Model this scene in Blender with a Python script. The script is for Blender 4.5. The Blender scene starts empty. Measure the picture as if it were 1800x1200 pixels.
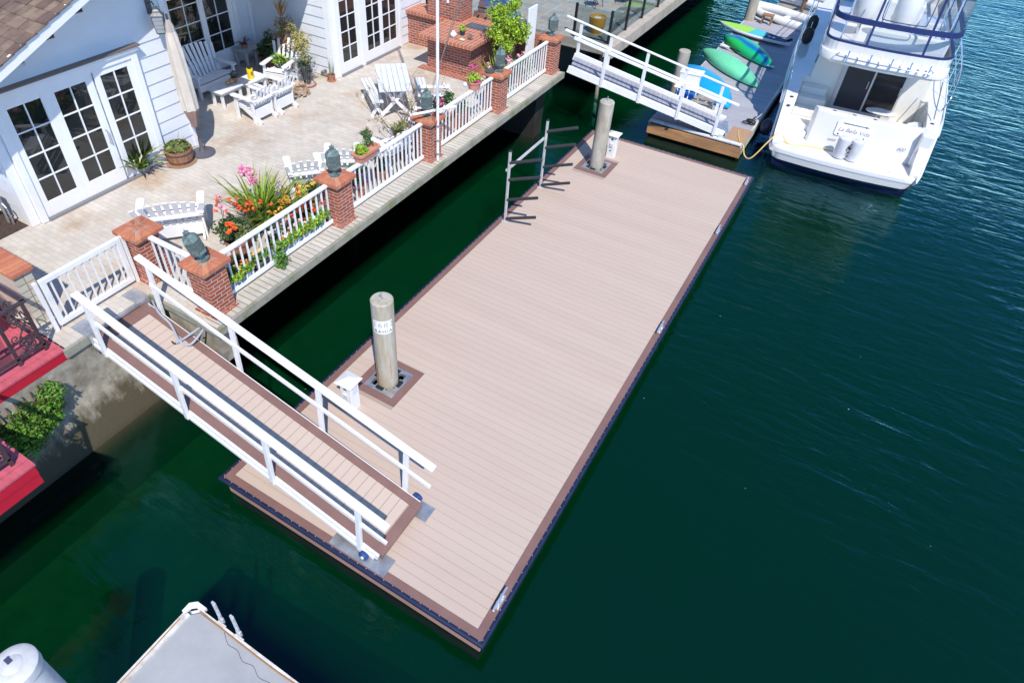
import bpy, math, random
from mathutils import Vector, Matrix
import numpy as np
SC = bpy.context.scene
COL = SC.collection
PI = math.pi
# ------------------------------------------------------------------ camera (solved from the photograph's vanishing lines)
CAMR = np.array([[0.85611125, 0.51530842, 0.03912505], [0.36677022, -0.55250796, -0.74847482], [-0.36407848, 0.65512762, -0.66200806]])
CAMC = np.array([6.07891, -3.21577, 8.77376])
CF, CX, CY = 1170.9540, 842.7216, 541.4360
cam = bpy.data.cameras.new('camera'); camo = bpy.data.objects.new('camera', cam); COL.objects.link(camo)
cam.sensor_width = 36; cam.lens = CF/1800*36; cam.shift_x = (900-CX)/1800; cam.shift_y = -(600-CY)/1800
cam.clip_end = 2000; cam.clip_start = .1
m3 = Matrix([list(CAMR[0]), [-v for v in CAMR[1]], [-v for v in CAMR[2]]]).transposed()
camo.matrix_world = Matrix.Translation(Vector(CAMC)) @ m3.to_4x4()
SC.camera = camo
# ------------------------------------------------------------------ light
SUN = Vector((.527, -.55, 1)).normalized()
elev = math.asin(SUN.z); 
w = bpy.data.worlds.new('World'); SC.world = w; w.use_nodes = True
nt = w.node_tree; bg = nt.nodes['Background']; sky = nt.nodes.new('ShaderNodeTexSky'); sky.sky_type = 'NISHITA'
sky.sun_disc = False; sky.sun_elevation = elev; sky.sun_rotation = math.atan2(SUN.x, SUN.y); sky.air_density = 1.0; sky.dust_density = .0; sky.ozone_density = 3.0; sky.altitude = 3500
hsv = nt.nodes.new('ShaderNodeHueSaturation'); hsv.inputs['Saturation'].default_value = 1.12; nt.links.new(sky.outputs[0], hsv.inputs['Color']); nt.links.new(hsv.outputs[0], bg.inputs[0]); bg.inputs[1].default_value = .15
sl = bpy.data.lights.new('sun', 'SUN'); sl.energy = 2.7; sl.angle = math.radians(.5); sl.color = (1, .935, .845)
so = bpy.data.objects.new('sun', sl); COL.objects.link(so); so.rotation_euler = SUN.to_track_quat('Z', 'Y').to_euler(); so.location = (0, 0, 30)
SC.view_settings.view_transform = 'Standard'; SC.view_settings.look = 'None'; SC.view_settings.exposure = .94; SC.view_settings.gamma = 1
SC.cycles.max_bounces = 8; SC.cycles.transparent_max_bounces = 16; SC.cycles.caustics_reflective = False; SC.cycles.caustics_refractive = False

# photograph pixel (1800x1200) -> point on a known real plane
def AT(u, v, val, ax=2):
    q = np.array([(u-CX)/CF, (v-CY)/CF, 1.0]) @ CAMR
    t = (val-CAMC[ax])/q[ax]
    return Vector(CAMC+t*q)
H = 1.5      # patio height above the float's deck (z = 0); water at WZ
WZ = -.42
def PH(u, v, dz=0): return AT(u, v, H+dz)

# ------------------------------------------------------------------ materials
MATS = {}
def mat(name, col, rough=.5, met=0., var=None, bump=None, spec=.5, coat=0., island=0., col2=None, mscale=None, mix=.5, stretch=None):
    if name in MATS: return MATS[name]
    m = bpy.data.materials.new(name); m.use_nodes = True; n = m.node_tree.nodes; l = m.node_tree.links
    b = n['Principled BSDF']; b.inputs['Base Color'].default_value = (*col, 1); b.inputs['Roughness'].default_value = rough
    b.inputs['Metallic'].default_value = met; b.inputs['Specular IOR Level'].default_value = spec
    if coat: b.inputs['Coat Weight'].default_value = coat; b.inputs['Coat Roughness'].default_value = .08
    tc = n.new('ShaderNodeTexCoord'); src = tc.outputs['Object']
    if stretch:
        mp = n.new('ShaderNodeMapping'); mp.inputs['Scale'].default_value = stretch; l.new(src, mp.inputs[0]); src = mp.outputs[0]
    cur = None
    if col2:
        t = n.new('ShaderNodeTexNoise'); t.inputs['Scale'].default_value = mscale or 3; t.inputs['Detail'].default_value = 6; t.inputs['Roughness'].default_value = .65; l.new(src, t.inputs[0])
        r = n.new('ShaderNodeValToRGB'); r.color_ramp.elements[0].position = mix-.12; r.color_ramp.elements[1].position = mix+.12
        r.color_ramp.elements[0].color = (*col, 1); r.color_ramp.elements[1].color = (*col2, 1); l.new(t.outputs[0], r.inputs[0]); cur = r.outputs[0]
    if var or island:
        hs = n.new('ShaderNodeHueSaturation')
        if cur: l.new(cur, hs.inputs['Color'])
        else: hs.inputs['Color'].default_value = (*col, 1)
        val = None
        if var:
            t = n.new('ShaderNodeTexNoise'); t.inputs['Scale'].default_value = var[0]; t.inputs['Detail'].default_value = 5; l.new(src, t.inputs[0])
            mr = n.new('ShaderNodeMapRange'); mr.inputs[1].default_value = .3; mr.inputs[2].default_value = .7; mr.inputs[3].default_value = 1-var[1]; mr.inputs[4].default_value = 1+var[1]
            l.new(t.outputs[0], mr.inputs[0]); val = mr.outputs[0]
        if island:
            g = n.new('ShaderNodeNewGeometry'); mr2 = n.new('ShaderNodeMapRange'); mr2.inputs[3].default_value = 1-island; mr2.inputs[4].default_value = 1+island
            l.new(g.outputs['Random Per Island'], mr2.inputs[0])
            if val:
                mm = n.new('ShaderNodeMath'); mm.operation = 'MULTIPLY'; l.new(val, mm.inputs[0]); l.new(mr2.outputs[0], mm.inputs[1]); val = mm.outputs[0]
            else: val = mr2.outputs[0]
            mr3 = n.new('ShaderNodeMapRange'); mr3.inputs[3].default_value = .5-island*.06; mr3.inputs[4].default_value = .5+island*.06; l.new(g.outputs['Random Per Island'], mr3.inputs[0]); l.new(mr3.outputs[0], hs.inputs['Hue'])
        l.new(val, hs.inputs['Value']); cur = hs.outputs[0]
    if cur: l.new(cur, b.inputs['Base Color'])
    if bump:
        t = n.new('ShaderNodeTexNoise'); t.inputs['Scale'].default_value = bump[0]; t.inputs['Detail'].default_value = 4; l.new(src, t.inputs[0])
        bp = n.new('ShaderNodeBump'); bp.inputs['Strength'].default_value = bump[1]; bp.inputs['Distance'].default_value = .01; l.new(t.outputs[0], bp.inputs['Height']); l.new(bp.outputs[0], b.inputs['Normal'])
    MATS[name] = m; return m
def brickmat(name, c1, c2, mortar, bw, bh, ms, rough=.85, offset=.5, bump=.5, stain=None, rot=0, freq=2, squash=1.0, bias=0.):
    m = bpy.data.materials.new(name); m.use_nodes = True; n = m.node_tree.nodes; l = m.node_tree.links; b = n['Principled BSDF']; b.inputs['Roughness'].default_value = rough
    b.inputs['Specular IOR Level'].default_value = .25
    uv = n.new('ShaderNodeTexCoord'); mp = n.new('ShaderNodeMapping'); mp.inputs['Rotation'].default_value[2] = rot; l.new(uv.outputs['UV'], mp.inputs[0])
    wn = n.new('ShaderNodeTexNoise'); wn.inputs['Scale'].default_value = 9; l.new(uv.outputs['Object'], wn.inputs[0])
    vm = n.new('ShaderNodeVectorMath'); vm.operation = 'MULTIPLY_ADD'; vm.inputs[1].default_value = (.006, .006, 0); l.new(wn.outputs['Color'], vm.inputs[0]); l.new(mp.outputs[0], vm.inputs[2])
    t = n.new('ShaderNodeTexBrick'); t.offset = offset; t.offset_frequency = freq; t.squash = squash
    for k, v in (('Scale', 1), ('Brick Width', bw), ('Row Height', bh), ('Mortar Size', ms), ('Mortar Smooth', .15), ('Bias', bias)): t.inputs[k].default_value = v
    t.inputs['Color1'].default_value = (*c1, 1); t.inputs['Color2'].default_value = (*c2, 1); t.inputs['Mortar'].default_value = (*mortar, 1)
    l.new(vm.outputs[0], t.inputs[0])
    ns = n.new('ShaderNodeTexNoise'); ns.inputs['Scale'].default_value = 1.1; ns.inputs['Detail'].default_value = 8; ns.inputs['Roughness'].default_value = .7; l.new(uv.outputs['Object'], ns.inputs[0])
    mr = n.new('ShaderNodeMapRange'); mr.inputs[1].default_value = .3; mr.inputs[2].default_value = .7; mr.inputs[3].default_value = .84; mr.inputs[4].default_value = 1.14; l.new(ns.outputs[0], mr.inputs[0])
    hs = n.new('ShaderNodeHueSaturation'); l.new(t.outputs[0], hs.inputs['Color']); l.new(mr.outputs[0], hs.inputs['Value']); cur = hs.outputs[0]
    if stain:
        s2 = n.new('ShaderNodeTexNoise'); s2.inputs['Scale'].default_value = stain[1]; s2.inputs['Detail'].default_value = 7; s2.inputs['Roughness'].default_value = .6; l.new(uv.outputs['Object'], s2.inputs[0])
        r = n.new('ShaderNodeMapRange'); r.inputs[1].default_value = stain[2]; r.inputs[2].default_value = stain[2]+.16; r.inputs[4].default_value = stain[3]; l.new(s2.outputs[0], r.inputs[0])
        mx = n.new('ShaderNodeMix'); mx.data_type = 'RGBA'; mx.blend_type = 'MULTIPLY'; l.new(r.outputs[0], mx.inputs[0]); l.new(cur, mx.inputs[6]); mx.inputs[7].default_value = (*stain[0], 1); cur = mx.outputs[2]
    l.new(cur, b.inputs['Base Color'])
    bp = n.new('ShaderNodeBump'); bp.invert = True; bp.inputs['Strength'].default_value = bump; bp.inputs['Distance'].default_value = .006; l.new(t.outputs['Fac'], bp.inputs['Height'])
    fn = n.new('ShaderNodeTexNoise'); fn.inputs['Scale'].default_value = 60; l.new(uv.outputs['Object'], fn.inputs[0])
    b2 = n.new('ShaderNodeBump'); b2.inputs['Strength'].default_value = .25; b2.inputs['Distance'].default_value = .004; l.new(fn.outputs[0], b2.inputs['Height']); l.new(bp.outputs[0], b2.inputs['Normal']); l.new(b2.outputs[0], b.inputs['Normal'])
    MATS[name] = m; return m
W_ = mat('white_paint', (.79, .79, .785), .38, var=(4, .04), bump=(30, .08), col2=(.68, .67, .64), mscale=2.6, mix=.70)
ALU = mat('aluminium', (.66, .66, .66), .38, .35, var=(8, .12))
GALV = mat('galvanised_steel', (.50, .52, .55), .42, .75, var=(7, .22))
DECK = mat('tan_composite', (.500, .400, .334), .72, island=.010, var=(.6, .035), col2=(.478, .372, .305), mscale=.7, mix=.6, bump=(40, .15), spec=.15, stretch=(.3, 3, 1))
BROWN = mat('brown_composite', (.205, .115, .098), .5, var=(2.5, .12), bump=(50, .12), spec=.45)
NAVY = mat('navy_rubber', (.012, .018, .05), .38, var=(6, .3), spec=.6)
CONC = mat('pile_concrete', (.42, .40, .35), .85, var=(7, .2), bump=(25, .3), col2=(.33, .28, .2), mscale=2.2, mix=.56, stretch=(1, 1, .35))
BLACKR = mat('black_rubber', (.012, .012, .014), .5)
def scuff(m):
    n = m.node_tree.nodes; l = m.node_tree.links; b = n['Principled BSDF']; src = b.inputs['Base Color'].links[0].from_socket
    g = n.new('ShaderNodeNewGeometry'); mp = n.new('ShaderNodeMapping'); mp.inputs['Scale'].default_value = (1.1, 3.2, 1); mp.inputs['Rotation'].default_value[2] = .3; l.new(g.outputs['Position'], mp.inputs[0])
    t = n.new('ShaderNodeTexNoise'); t.inputs['Scale'].default_value = 1.6; t.inputs['Detail'].default_value = 8; t.inputs['Roughness'].default_value = .72; l.new(mp.outputs[0], t.inputs[0])
    r = n.new('ShaderNodeMapRange'); r.inputs[1].default_value = .63; r.inputs[2].default_value = .74; r.inputs[4].default_value = .16; l.new(t.outputs[0], r.inputs[0])
    mx = n.new('ShaderNodeMix'); mx.data_type = 'RGBA'; l.new(r.outputs[0], mx.inputs[0]); l.new(src, mx.inputs[6]); mx.inputs[7].default_value = (.25, .18, .16, 1); l.new(mx.outputs[2], b.inputs['Base Color'])
scuff(DECK)
IRON = mat('dark_foam', (.035, .034, .04), .75, bump=(80, .3))
GREYDECK = mat('grey_composite', (.33, .33, .36), .7, island=.06, var=(3, .05), stretch=(.4, 2, 1))
WOOD = mat('weathered_wood', (.36, .20, .09), .8, col2=(.22, .12, .06), mscale=4, bump=(20, .5), stretch=(.4, 3, 3))
GREYWOOD = mat('grey_wood', (.30, .27, .23), .85, var=(5, .25), bump=(20, .4))
WALLC0 = mat('seawall_concrete', (.40, .37, .31), .9, col2=(.17, .155, .115), mscale=1.4, mix=.53, bump=(12, .6))
EDGEC = mat('slab_edge_concrete', (.29, .28, .23), .9, col2=(.17, .19, .10), mscale=2.6, mix=.57, bump=(18, .5))
DARKC = mat('dark_concrete', (.045, .045, .035), .8, var=(3, .4), bump=(8, .6))  # very dark concrete tone, varied at random
BRICK = brickmat('red_brick', (.40, .098, .052), (.28, .066, .04), (.46, .37, .31), .205, .068, .009)
BRICKO = brickmat('mixed_red_brick', (.38, .11, .065), (.18, .062, .055), (.43, .34, .29), .205, .068, .009, bias=-.2)
CAPB = mat('cap_brick', (.47, .165, .085), .75, island=.16, var=(14, .12), bump=(60, .25))
CAPM = mat('cap_mortar', (.38, .30, .25), .9, bump=(60, .2))
PAVER = brickmat('patio_pavers', (.57, .53, .47), (.51, .46, .40), (.45, .41, .355), .21, .105, .006, bump=.25, stain=((.80, .62, .48), .9, .50, .75))
COPING = brickmat('coping_pavers', (.55, .51, .44), (.45, .41, .35), (.24, .22, .19), .5, .115, .010, offset=0, bump=.5, stain=((.6, .6, .45), 1.5, .55, .5))
SIDING = mat('white_siding', (.70, .73, .78), .5, var=(2, .03), bump=(25, .06))
TRIM = mat('white_trim', (.80, .81, .83), .4, var=(3, .03))
GLASS = mat('dark_window_glass', (.012, .016, .016), .03, spec=.9)
SHAKE = mat('cedar_shake', (.17, .115, .085), .9, island=.3, var=(6, .25), bump=(30, .6), stretch=(1, 1, 1))
TERRA = mat('terracotta', (.42, .17, .10), .8, var=(9, .12), bump=(40, .2))
SOIL = mat('soil', (.06, .04, .03), .95, var=(30, .5), bump=(60, .8))
VERD = mat('verdigris_copper', (.20, .29, .26), .55, .2, col2=(.08, .11, .11), mscale=12, mix=.5, bump=(40, .4))
LGLASS = mat('lantern_glass', (.10, .13, .13), .15, spec=.8)
BLACKM = mat('black_metal', (.015, .015, .017), .4)
RED = mat('red_paint', (.50, .018, .04), .35, var=(3, .08))
REDT = mat('red_deck_board', (.50, .10, .13), .5, var=(5, .15), stretch=(1, 3, 1))
STUCCO = mat('beige_stucco', (.55, .42, .33), .9, var=(4, .08), bump=(40, .4), stretch=(.3, 3, 1))
GEL = mat('white_gelcoat', (.73, .72, .70), .16, var=(2, .02), coat=.6)
GELC = mat('cream_gelcoat', (.74, .72, .66), .22, var=(2, .03), coat=.4)
CANV = mat('navy_canvas', (.010, .028, .13), .7, bump=(120, .2))
HULLN = mat('hull_navy', (.008, .010, .045), .2, coat=.5)
STEEL = mat('stainless_rail', (.75, .76, .78), .15, 1.)
G1 = mat('leaf_green', (.085, .19, .025), .55, island=.5, spec=.35)
G2 = mat('leaf_dark', (.03, .075, .018), .5, island=.5, spec=.4)
G3 = mat('leaf_lime', (.30, .42, .035), .5, island=.4, spec=.35)
G4 = mat('leaf_olive', (.16, .17, .05), .6, island=.5)
STRAP = mat('strap_leaf', (.19, .27, .03), .45, island=.45, spec=.4)
GREYG = mat('grey_green_leaf', (.17, .22, .15), .6, island=.4)
BARK = mat('bark', (.16, .10, .065), .9, var=(20, .3), bump=(30, .6))
TWIG = mat('dry_twig', (.17, .13, .11), .85, island=.3)
F_PINK = mat('pink_petal', (.62, .10, .30), .6, island=.4)
F_ORANGE = mat('orange_petal', (.80, .12, .02), .6, island=.3)
F_YEL = mat('yellow_petal', (.80, .42, .05), .6, island=.35)
F_WHITE = mat('white_petal', (.8, .76, .74), .6, island=.1)
F_PURP = mat('purple_petal', (.22, .05, .45), .6, island=.3)
F_RED = mat('coral_petal', (.70, .06, .05), .6, island=.3)
F_LPINK = mat('pale_pink_petal', (.72, .36, .42), .6, island=.25)

def wallmat():
    m = mat('tidal_wall', (.40, .37, .31), .9, col2=(.22, .19, .14), mscale=2.4, mix=.52, bump=(9, .9), var=(6, .2)); n = m.node_tree.nodes; l = m.node_tree.links; b = n['Principled BSDF']
    tc = n.new('ShaderNodeTexCoord'); s = n.new('ShaderNodeSeparateXYZ'); g = n.new('ShaderNodeNewGeometry'); l.new(g.outputs['Position'], s.inputs[0])
    t = n.new('ShaderNodeTexNoise'); t.inputs['Scale'].default_value = 2.2; t.inputs['Detail'].default_value = 7; t.inputs['Roughness'].default_value = .7
    mp = n.new('ShaderNodeMapping'); mp.inputs['Scale'].default_value = (1, 1.6, .5); l.new(g.outputs['Position'], mp.inputs[0]); l.new(mp.outputs[0], t.inputs[0])
    a = n.new('ShaderNodeMath'); a.operation = 'MULTIPLY_ADD'; a.inputs[1].default_value = 1.9; l.new(t.outputs[0], a.inputs[0]); l.new(s.outputs[2], a.inputs[2])
    r = n.new('ShaderNodeMapRange'); r.inputs[1].default_value = 1.34; r.inputs[2].default_value = .98; r.inputs[3].default_value = 0; r.inputs[4].default_value = 1; l.new(a.outputs[0], r.inputs[0])
    src = b.inputs['Base Color'].links[0].from_socket; mx = n.new('ShaderNodeMix'); mx.data_type = 'RGBA'; l.new(r.outputs[0], mx.inputs[0]); l.new(src, mx.inputs[6])
    r2 = n.new('ShaderNodeMapRange'); r2.inputs[1].default_value = -.3; r2.inputs[2].default_value = -.75; l.new(s.outputs[2], r2.inputs[0]); m2 = n.new('ShaderNodeMix'); m2.data_type = 'RGBA'; m2.inputs[6].default_value = (.085, .07, .04, 1); m2.inputs[7].default_value = (.012, .014, .006, 1); l.new(r2.outputs[0], m2.inputs[0])
    l.new(m2.outputs[2], mx.inputs[7]); l.new(mx.outputs[2], b.inputs['Base Color']); return m
WALLC = wallmat()
# ------------------------------------------------------------------ mesh builder
class MB:
    def __init__(s): s.v = []; s.f = []; s.mi = []; s.cm = 0
    def add(s, vs, fs):
        o = len(s.v); s.v += [Vector(a) for a in vs]; s.f += [tuple(i+o for i in f) for f in fs]; s.mi += [s.cm]*len(fs); return s
    def poly(s, *p): return s.add(p, [tuple(range(len(p)))])
    def box(s, x0, y0, z0, x1, y1, z1):
        x0, x1 = min(x0, x1), max(x0, x1); y0, y1 = min(y0, y1), max(y0, y1); z0, z1 = min(z0, z1), max(z0, z1)
        return s.add([(x0,y0,z0),(x1,y0,z0),(x1,y1,z0),(x0,y1,z0),(x0,y0,z1),(x1,y0,z1),(x1,y1,z1),(x0,y1,z1)],
                     [(3,2,1,0),(4,5,6,7),(0,1,5,4),(1,2,6,5),(2,3,7,6),(3,0,4,7)])
    def bar(s, a, b, w, h, up=(0,0,1), w2=None, h2=None):
        a = Vector(a); b = Vector(b); d = (b-a).normalized(); up = Vector(up)
        x = d.cross(up)
        if x.length < 1e-4: x = d.cross(Vector((1,0,0)))
        x.normalize(); y = x.cross(d).normalized(); w2 = w if w2 is None else w2; h2 = h if h2 is None else h2
        vs = []
        for p, ww, hh in ((a, w, h), (b, w2, h2)):
            for sx, sy in ((-1,-1),(1,-1),(1,1),(-1,1)): vs.append(p+x*sx*ww/2+y*sy*hh/2)
        return s.add(vs, [(0,1,2,3),(7,6,5,4),(0,4,5,1),(1,5,6,2),(2,6,7,3),(3,7,4,0)])
    def tube(s, a, b, r, n=10, r2=None, caps=True):
        a = Vector(a); b = Vector(b); d = (b-a).normalized(); x = d.orthogonal().normalized(); y = d.cross(x); r2 = r if r2 is None else r2
        vs = [a+(x*math.cos(2*PI*i/n)+y*math.sin(2*PI*i/n))*r for i in range(n)]+[b+(x*math.cos(2*PI*i/n)+y*math.sin(2*PI*i/n))*r2 for i in range(n)]
        fs = [(i,(i+1)%n,n+(i+1)%n,n+i) for i in range(n)]
        if caps: fs += [tuple(range(n-1,-1,-1)), tuple(range(n,2*n))]
        return s.add(vs, fs)
    def path(s, pts, r, n=8, closed=False, r2=None):
        pts = [Vector(p) for p in pts]; N = len(pts); vs = []; prev = None
        for i, p in enumerate(pts):
            if closed: d = (pts[(i+1)%N]-pts[i-1])
            else: d = pts[min(i+1,N-1)]-pts[max(i-1,0)]
            d.normalize()
            if prev is None: x = d.orthogonal().normalized()
            else: x = (prev-d*prev.dot(d)); x = x.normalized() if x.length > 1e-5 else d.orthogonal().normalized()
            prev = x; y = d.cross(x); rr = r if r2 is None else r+(r2-r)*i/(N-1)
            vs += [p+(x*math.cos(2*PI*k/n)+y*math.sin(2*PI*k/n))*rr for k in range(n)]
        fs = []
        for i in range(N if closed else N-1):
            j = (i+1)%N
            fs += [(i*n+k, i*n+(k+1)%n, j*n+(k+1)%n, j*n+k) for k in range(n)]
        if not closed: fs += [tuple(range(n-1,-1,-1)), tuple((N-1)*n+k for k in range(n))]
        return s.add(vs, fs)
    def lathe(s, prof, n=24, c=(0,0,0), caps=True):
        c = Vector(c); vs = []
        for r, z in prof: vs += [c+Vector((r*math.cos(2*PI*i/n), r*math.sin(2*PI*i/n), z)) for i in range(n)]
        fs = [(j*n+i, j*n+(i+1)%n, (j+1)*n+(i+1)%n, (j+1)*n+i) for j in range(len(prof)-1) for i in range(n)]
        if caps: fs += [tuple(range(n-1,-1,-1)), tuple((len(prof)-1)*n+i for i in range(n))]
        return s.add(vs, fs)
    def prism(s, pts, z0, z1):
        n = len(pts); vs = [(p[0],p[1],z0) for p in pts]+[(p[0],p[1],z1) for p in pts]
        ar = sum(pts[i][0]*pts[(i+1)%n][1]-pts[(i+1)%n][0]*pts[i][1] for i in range(n))
        fs = [(i,(i+1)%n,n+(i+1)%n,n+i) for i in range(n)]+[tuple(range(n-1,-1,-1)), tuple(range(n,2*n))]
        if ar < 0: fs = [f[::-1] for f in fs]
        return s.add(vs, fs)
    def loft(s, rings, caps=True, closed=True):
        n = len(rings[0]); vs = [p for r in rings for p in r]
        fs = [(j*n+i, j*n+(i+1)%n, (j+1)*n+(i+1)%n, (j+1)*n+i) for j in range(len(rings)-1) for i in range(n if closed else n-1)]
        if caps: fs += [tuple(range(n-1,-1,-1)), tuple((len(rings)-1)*n+i for i in range(n))]
        return s.add(vs, fs)
    def ball(s, c, rx, ry=None, rz=None, n=10, m=6):
        ry = ry or rx; rz = rz or rx; c = Vector(c)
        rings = []
        for j in range(1, m):
            t = PI*j/m; rings.append([c+Vector((rx*math.sin(t)*math.cos(2*PI*i/n), ry*math.sin(t)*math.sin(2*PI*i/n), -rz*math.cos(t))) for i in range(n)])
        return s.loft(rings)
    def xf(s, M, start=0):
        for i in range(start, len(s.v)): s.v[i] = M @ s.v[i]
        return s
    def build(s, name, m, parent=None, world=True, smooth=False, bevel=0, kind=None):
        """vertices are world coordinates unless world=False (then the parent's frame)"""
        me = bpy.data.meshes.new(name)
        off = Vector((0,0,0))
        if parent is not None and world:
            r = parent
            while r.parent: r = r.parent
            off = r.location
        vs = [v-off for v in s.v]
        me.from_pydata(vs, [], s.f)
        uvl = me.uv_layers.new(name='UVMap').data
        for p in me.polygons:
            nrm = p.normal; ax = max(range(3), key=lambda k: abs(nrm[k]))
            for li in p.loop_indices:
                v = s.v[me.loops[li].vertex_index]
                uvl[li].uv = ((v.y, v.z), (v.x, v.z), (v.x, v.y))[ax]
        ms = m if isinstance(m, (list, tuple)) else [m]
        for x in ms: me.materials.append(x)
        if len(ms) > 1:
            for p, k in zip(me.polygons, s.mi): p.material_index = k
        if smooth:
            me.shade_smooth(); me.set_sharp_from_angle(angle=math.radians(38))
        o = bpy.data.objects.new(name, me); COL.objects.link(o)
        if parent is not None: o.parent = parent
        if bevel:
            bv = o.modifiers.new('bevel', 'BEVEL'); bv.width = bevel; bv.segments = 2; bv.limit_method = 'ANGLE'; bv.harden_normals = False
        if kind: o['kind'] = kind
        return o
def thing(name, label, cat, loc=(0,0,0), rot=0, group=None):
    o = bpy.data.objects.new(name, None); COL.objects.link(o); o.location = loc; o.rotation_euler = (0,0,rot); o.empty_display_size = .2
    return tag(o, label, cat, group)
def boxes(name, m, parent, *bs, bevel=0):
    for q in bs: mb = MB(); mb.box(*q); mb.build(name, m, parent, bevel=bevel)
def tag(o, label, cat, group=None):
    o['label'] = label; o['category'] = cat
    if group: o['group'] = group
    return o
def copy_tree(o, parent=None):
    c = o.copy(); COL.objects.link(c); c.parent = parent
    for ch in o.children: copy_tree(ch, c)
    return c
def dup(o, loc, rot, label, group=None):
    c = copy_tree(o); c.location = loc; c.rotation_euler = (0,0,rot); c['label'] = label
    if group: c['group'] = group
    return c
def text_part(txt, size, M, m, parent, name='lettering', shear=0, warp=None, ext=.002, world=True, space=1.0, offset=0.):
    cu = bpy.data.curves.new('t', 'FONT'); cu.body = txt; cu.size = size; cu.shear = shear; cu.extrude = ext; cu.align_x = 'CENTER'; cu.align_y = 'CENTER'; cu.space_character = space; cu.offset = offset
    ob = bpy.data.objects.new('t', cu); COL.objects.link(ob); bpy.context.view_layer.update()
    me = bpy.data.meshes.new_from_object(ob.evaluated_get(bpy.context.evaluated_depsgraph_get()))
    bpy.data.objects.remove(ob); bpy.data.curves.remove(cu)
    mb = MB(); mb.add([warp(v.co) if warp else M @ v.co for v in me.vertices], [tuple(p.vertices) for p in me.polygons]); bpy.data.meshes.remove(me)
    return mb.build(name, m, parent, world=world)

# ---- foliage helpers
def leaves(mb, c, R, n, s, rng, up=.4, shell=.35):
    c = Vector(c)
    for i in range(n):
        while True:
            d = Vector((rng.uniform(-1,1), rng.uniform(-1,1), rng.uniform(-1,1)))
            if .05 < d.length < 1: break
        d = d.normalized()*(d.length**shell)
        p = c+Vector((d.x*R[0], d.y*R[1], d.z*R[2]))
        nrm = (d+Vector((rng.gauss(0,.5), rng.gauss(0,.5), rng.gauss(0,.4)+up))).normalized()
        t = nrm.orthogonal().normalized(); t.rotate(Matrix.Rotation(rng.uniform(0,2*PI), 3, nrm)); b = nrm.cross(t)
        k = s*rng.uniform(.6,1.35)
        mb.poly(p-t*k*.5, p-b*k*.28+nrm*k*.06, p+t*k*.6, p+b*k*.28+nrm*k*.06)
def clumps(mb, c, R, n, per, r, s, rng, **kw):
    c = Vector(c)
    for i in range(n):
        d = Vector((rng.gauss(0,1), rng.gauss(0,1), rng.gauss(0,1))).normalized()*rng.uniform(.35,1)
        leaves(mb, c+Vector((d.x*R[0], d.y*R[1], d.z*R[2])), (r*rng.uniform(.6,1.3),)*3, per, s, rng, **kw)
def blades(mb, base, n, L, w, rng, spread=.6, droop=.6, r0=.05, segs=5):
    base = Vector(base)
    for i in range(n):
        a = rng.uniform(0, 2*PI); d = Vector((math.cos(a), math.sin(a), 0)); l = L*rng.uniform(.6,1.1); sp = spread*rng.uniform(.3,1.2); dr = droop*rng.uniform(.4,1.3)
        p = base+d*r0*rng.random(); side = Vector((-d.y, d.x, 0)); tilt = rng.uniform(-.4,.4); side = (side+Vector((0,0,tilt))).normalized()
        pts = []
        for k in range(segs+1):
            t = k/segs; pos = p+d*(sp*l*t+dr*l*.35*t*t)+Vector((0,0,l*(t*(1-.25*sp))-dr*l*.62*t**2.3)); ww = w*(1-t**2.2)*(.55+.9*min(t*3,1)*.5)
            pts.append((pos-side*ww/2, pos+side*ww/2))
        vs = [q for pr in pts for q in pr]; mb.add(vs, [(2*k, 2*k+1, 2*k+3, 2*k+2) for k in range(segs)])
def blossom(mb, p, r, rng, petals=5):
    p = Vector(p); nrm = Vector((rng.gauss(0,.6), rng.gauss(0,.6), 1)).normalized(); t0 = nrm.orthogonal().normalized()
    for k in range(petals):
        t = t0.copy(); t.rotate(Matrix.Rotation(2*PI*k/petals+rng.uniform(-.2,.2), 3, nrm)); b = nrm.cross(t)
        mb.poly(p, p+t*r*.6+b*r*.35+nrm*r*.2, p+t*r+nrm*r*.25, p+t*r*.6-b*r*.35+nrm*r*.2)
def flowers(mb, c, R, n, r, rng, petals=5):
    c = Vector(c)
    for i in range(n):
        d = Vector((rng.gauss(0,.5), rng.gauss(0,.5), rng.gauss(0,.5)))
        blossom(mb, c+Vector((d.x*R[0], d.y*R[1], d.z*R[2])), r*rng.uniform(.7,1.3), rng, petals)
def pot_prof(r, h, t=.02): return [(r*.72, 0), (r*.96, h*.78), (r*1.06, h*.8), (r*1.08, h), (r*.95, h), (r*.9, h*.86)]

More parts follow.
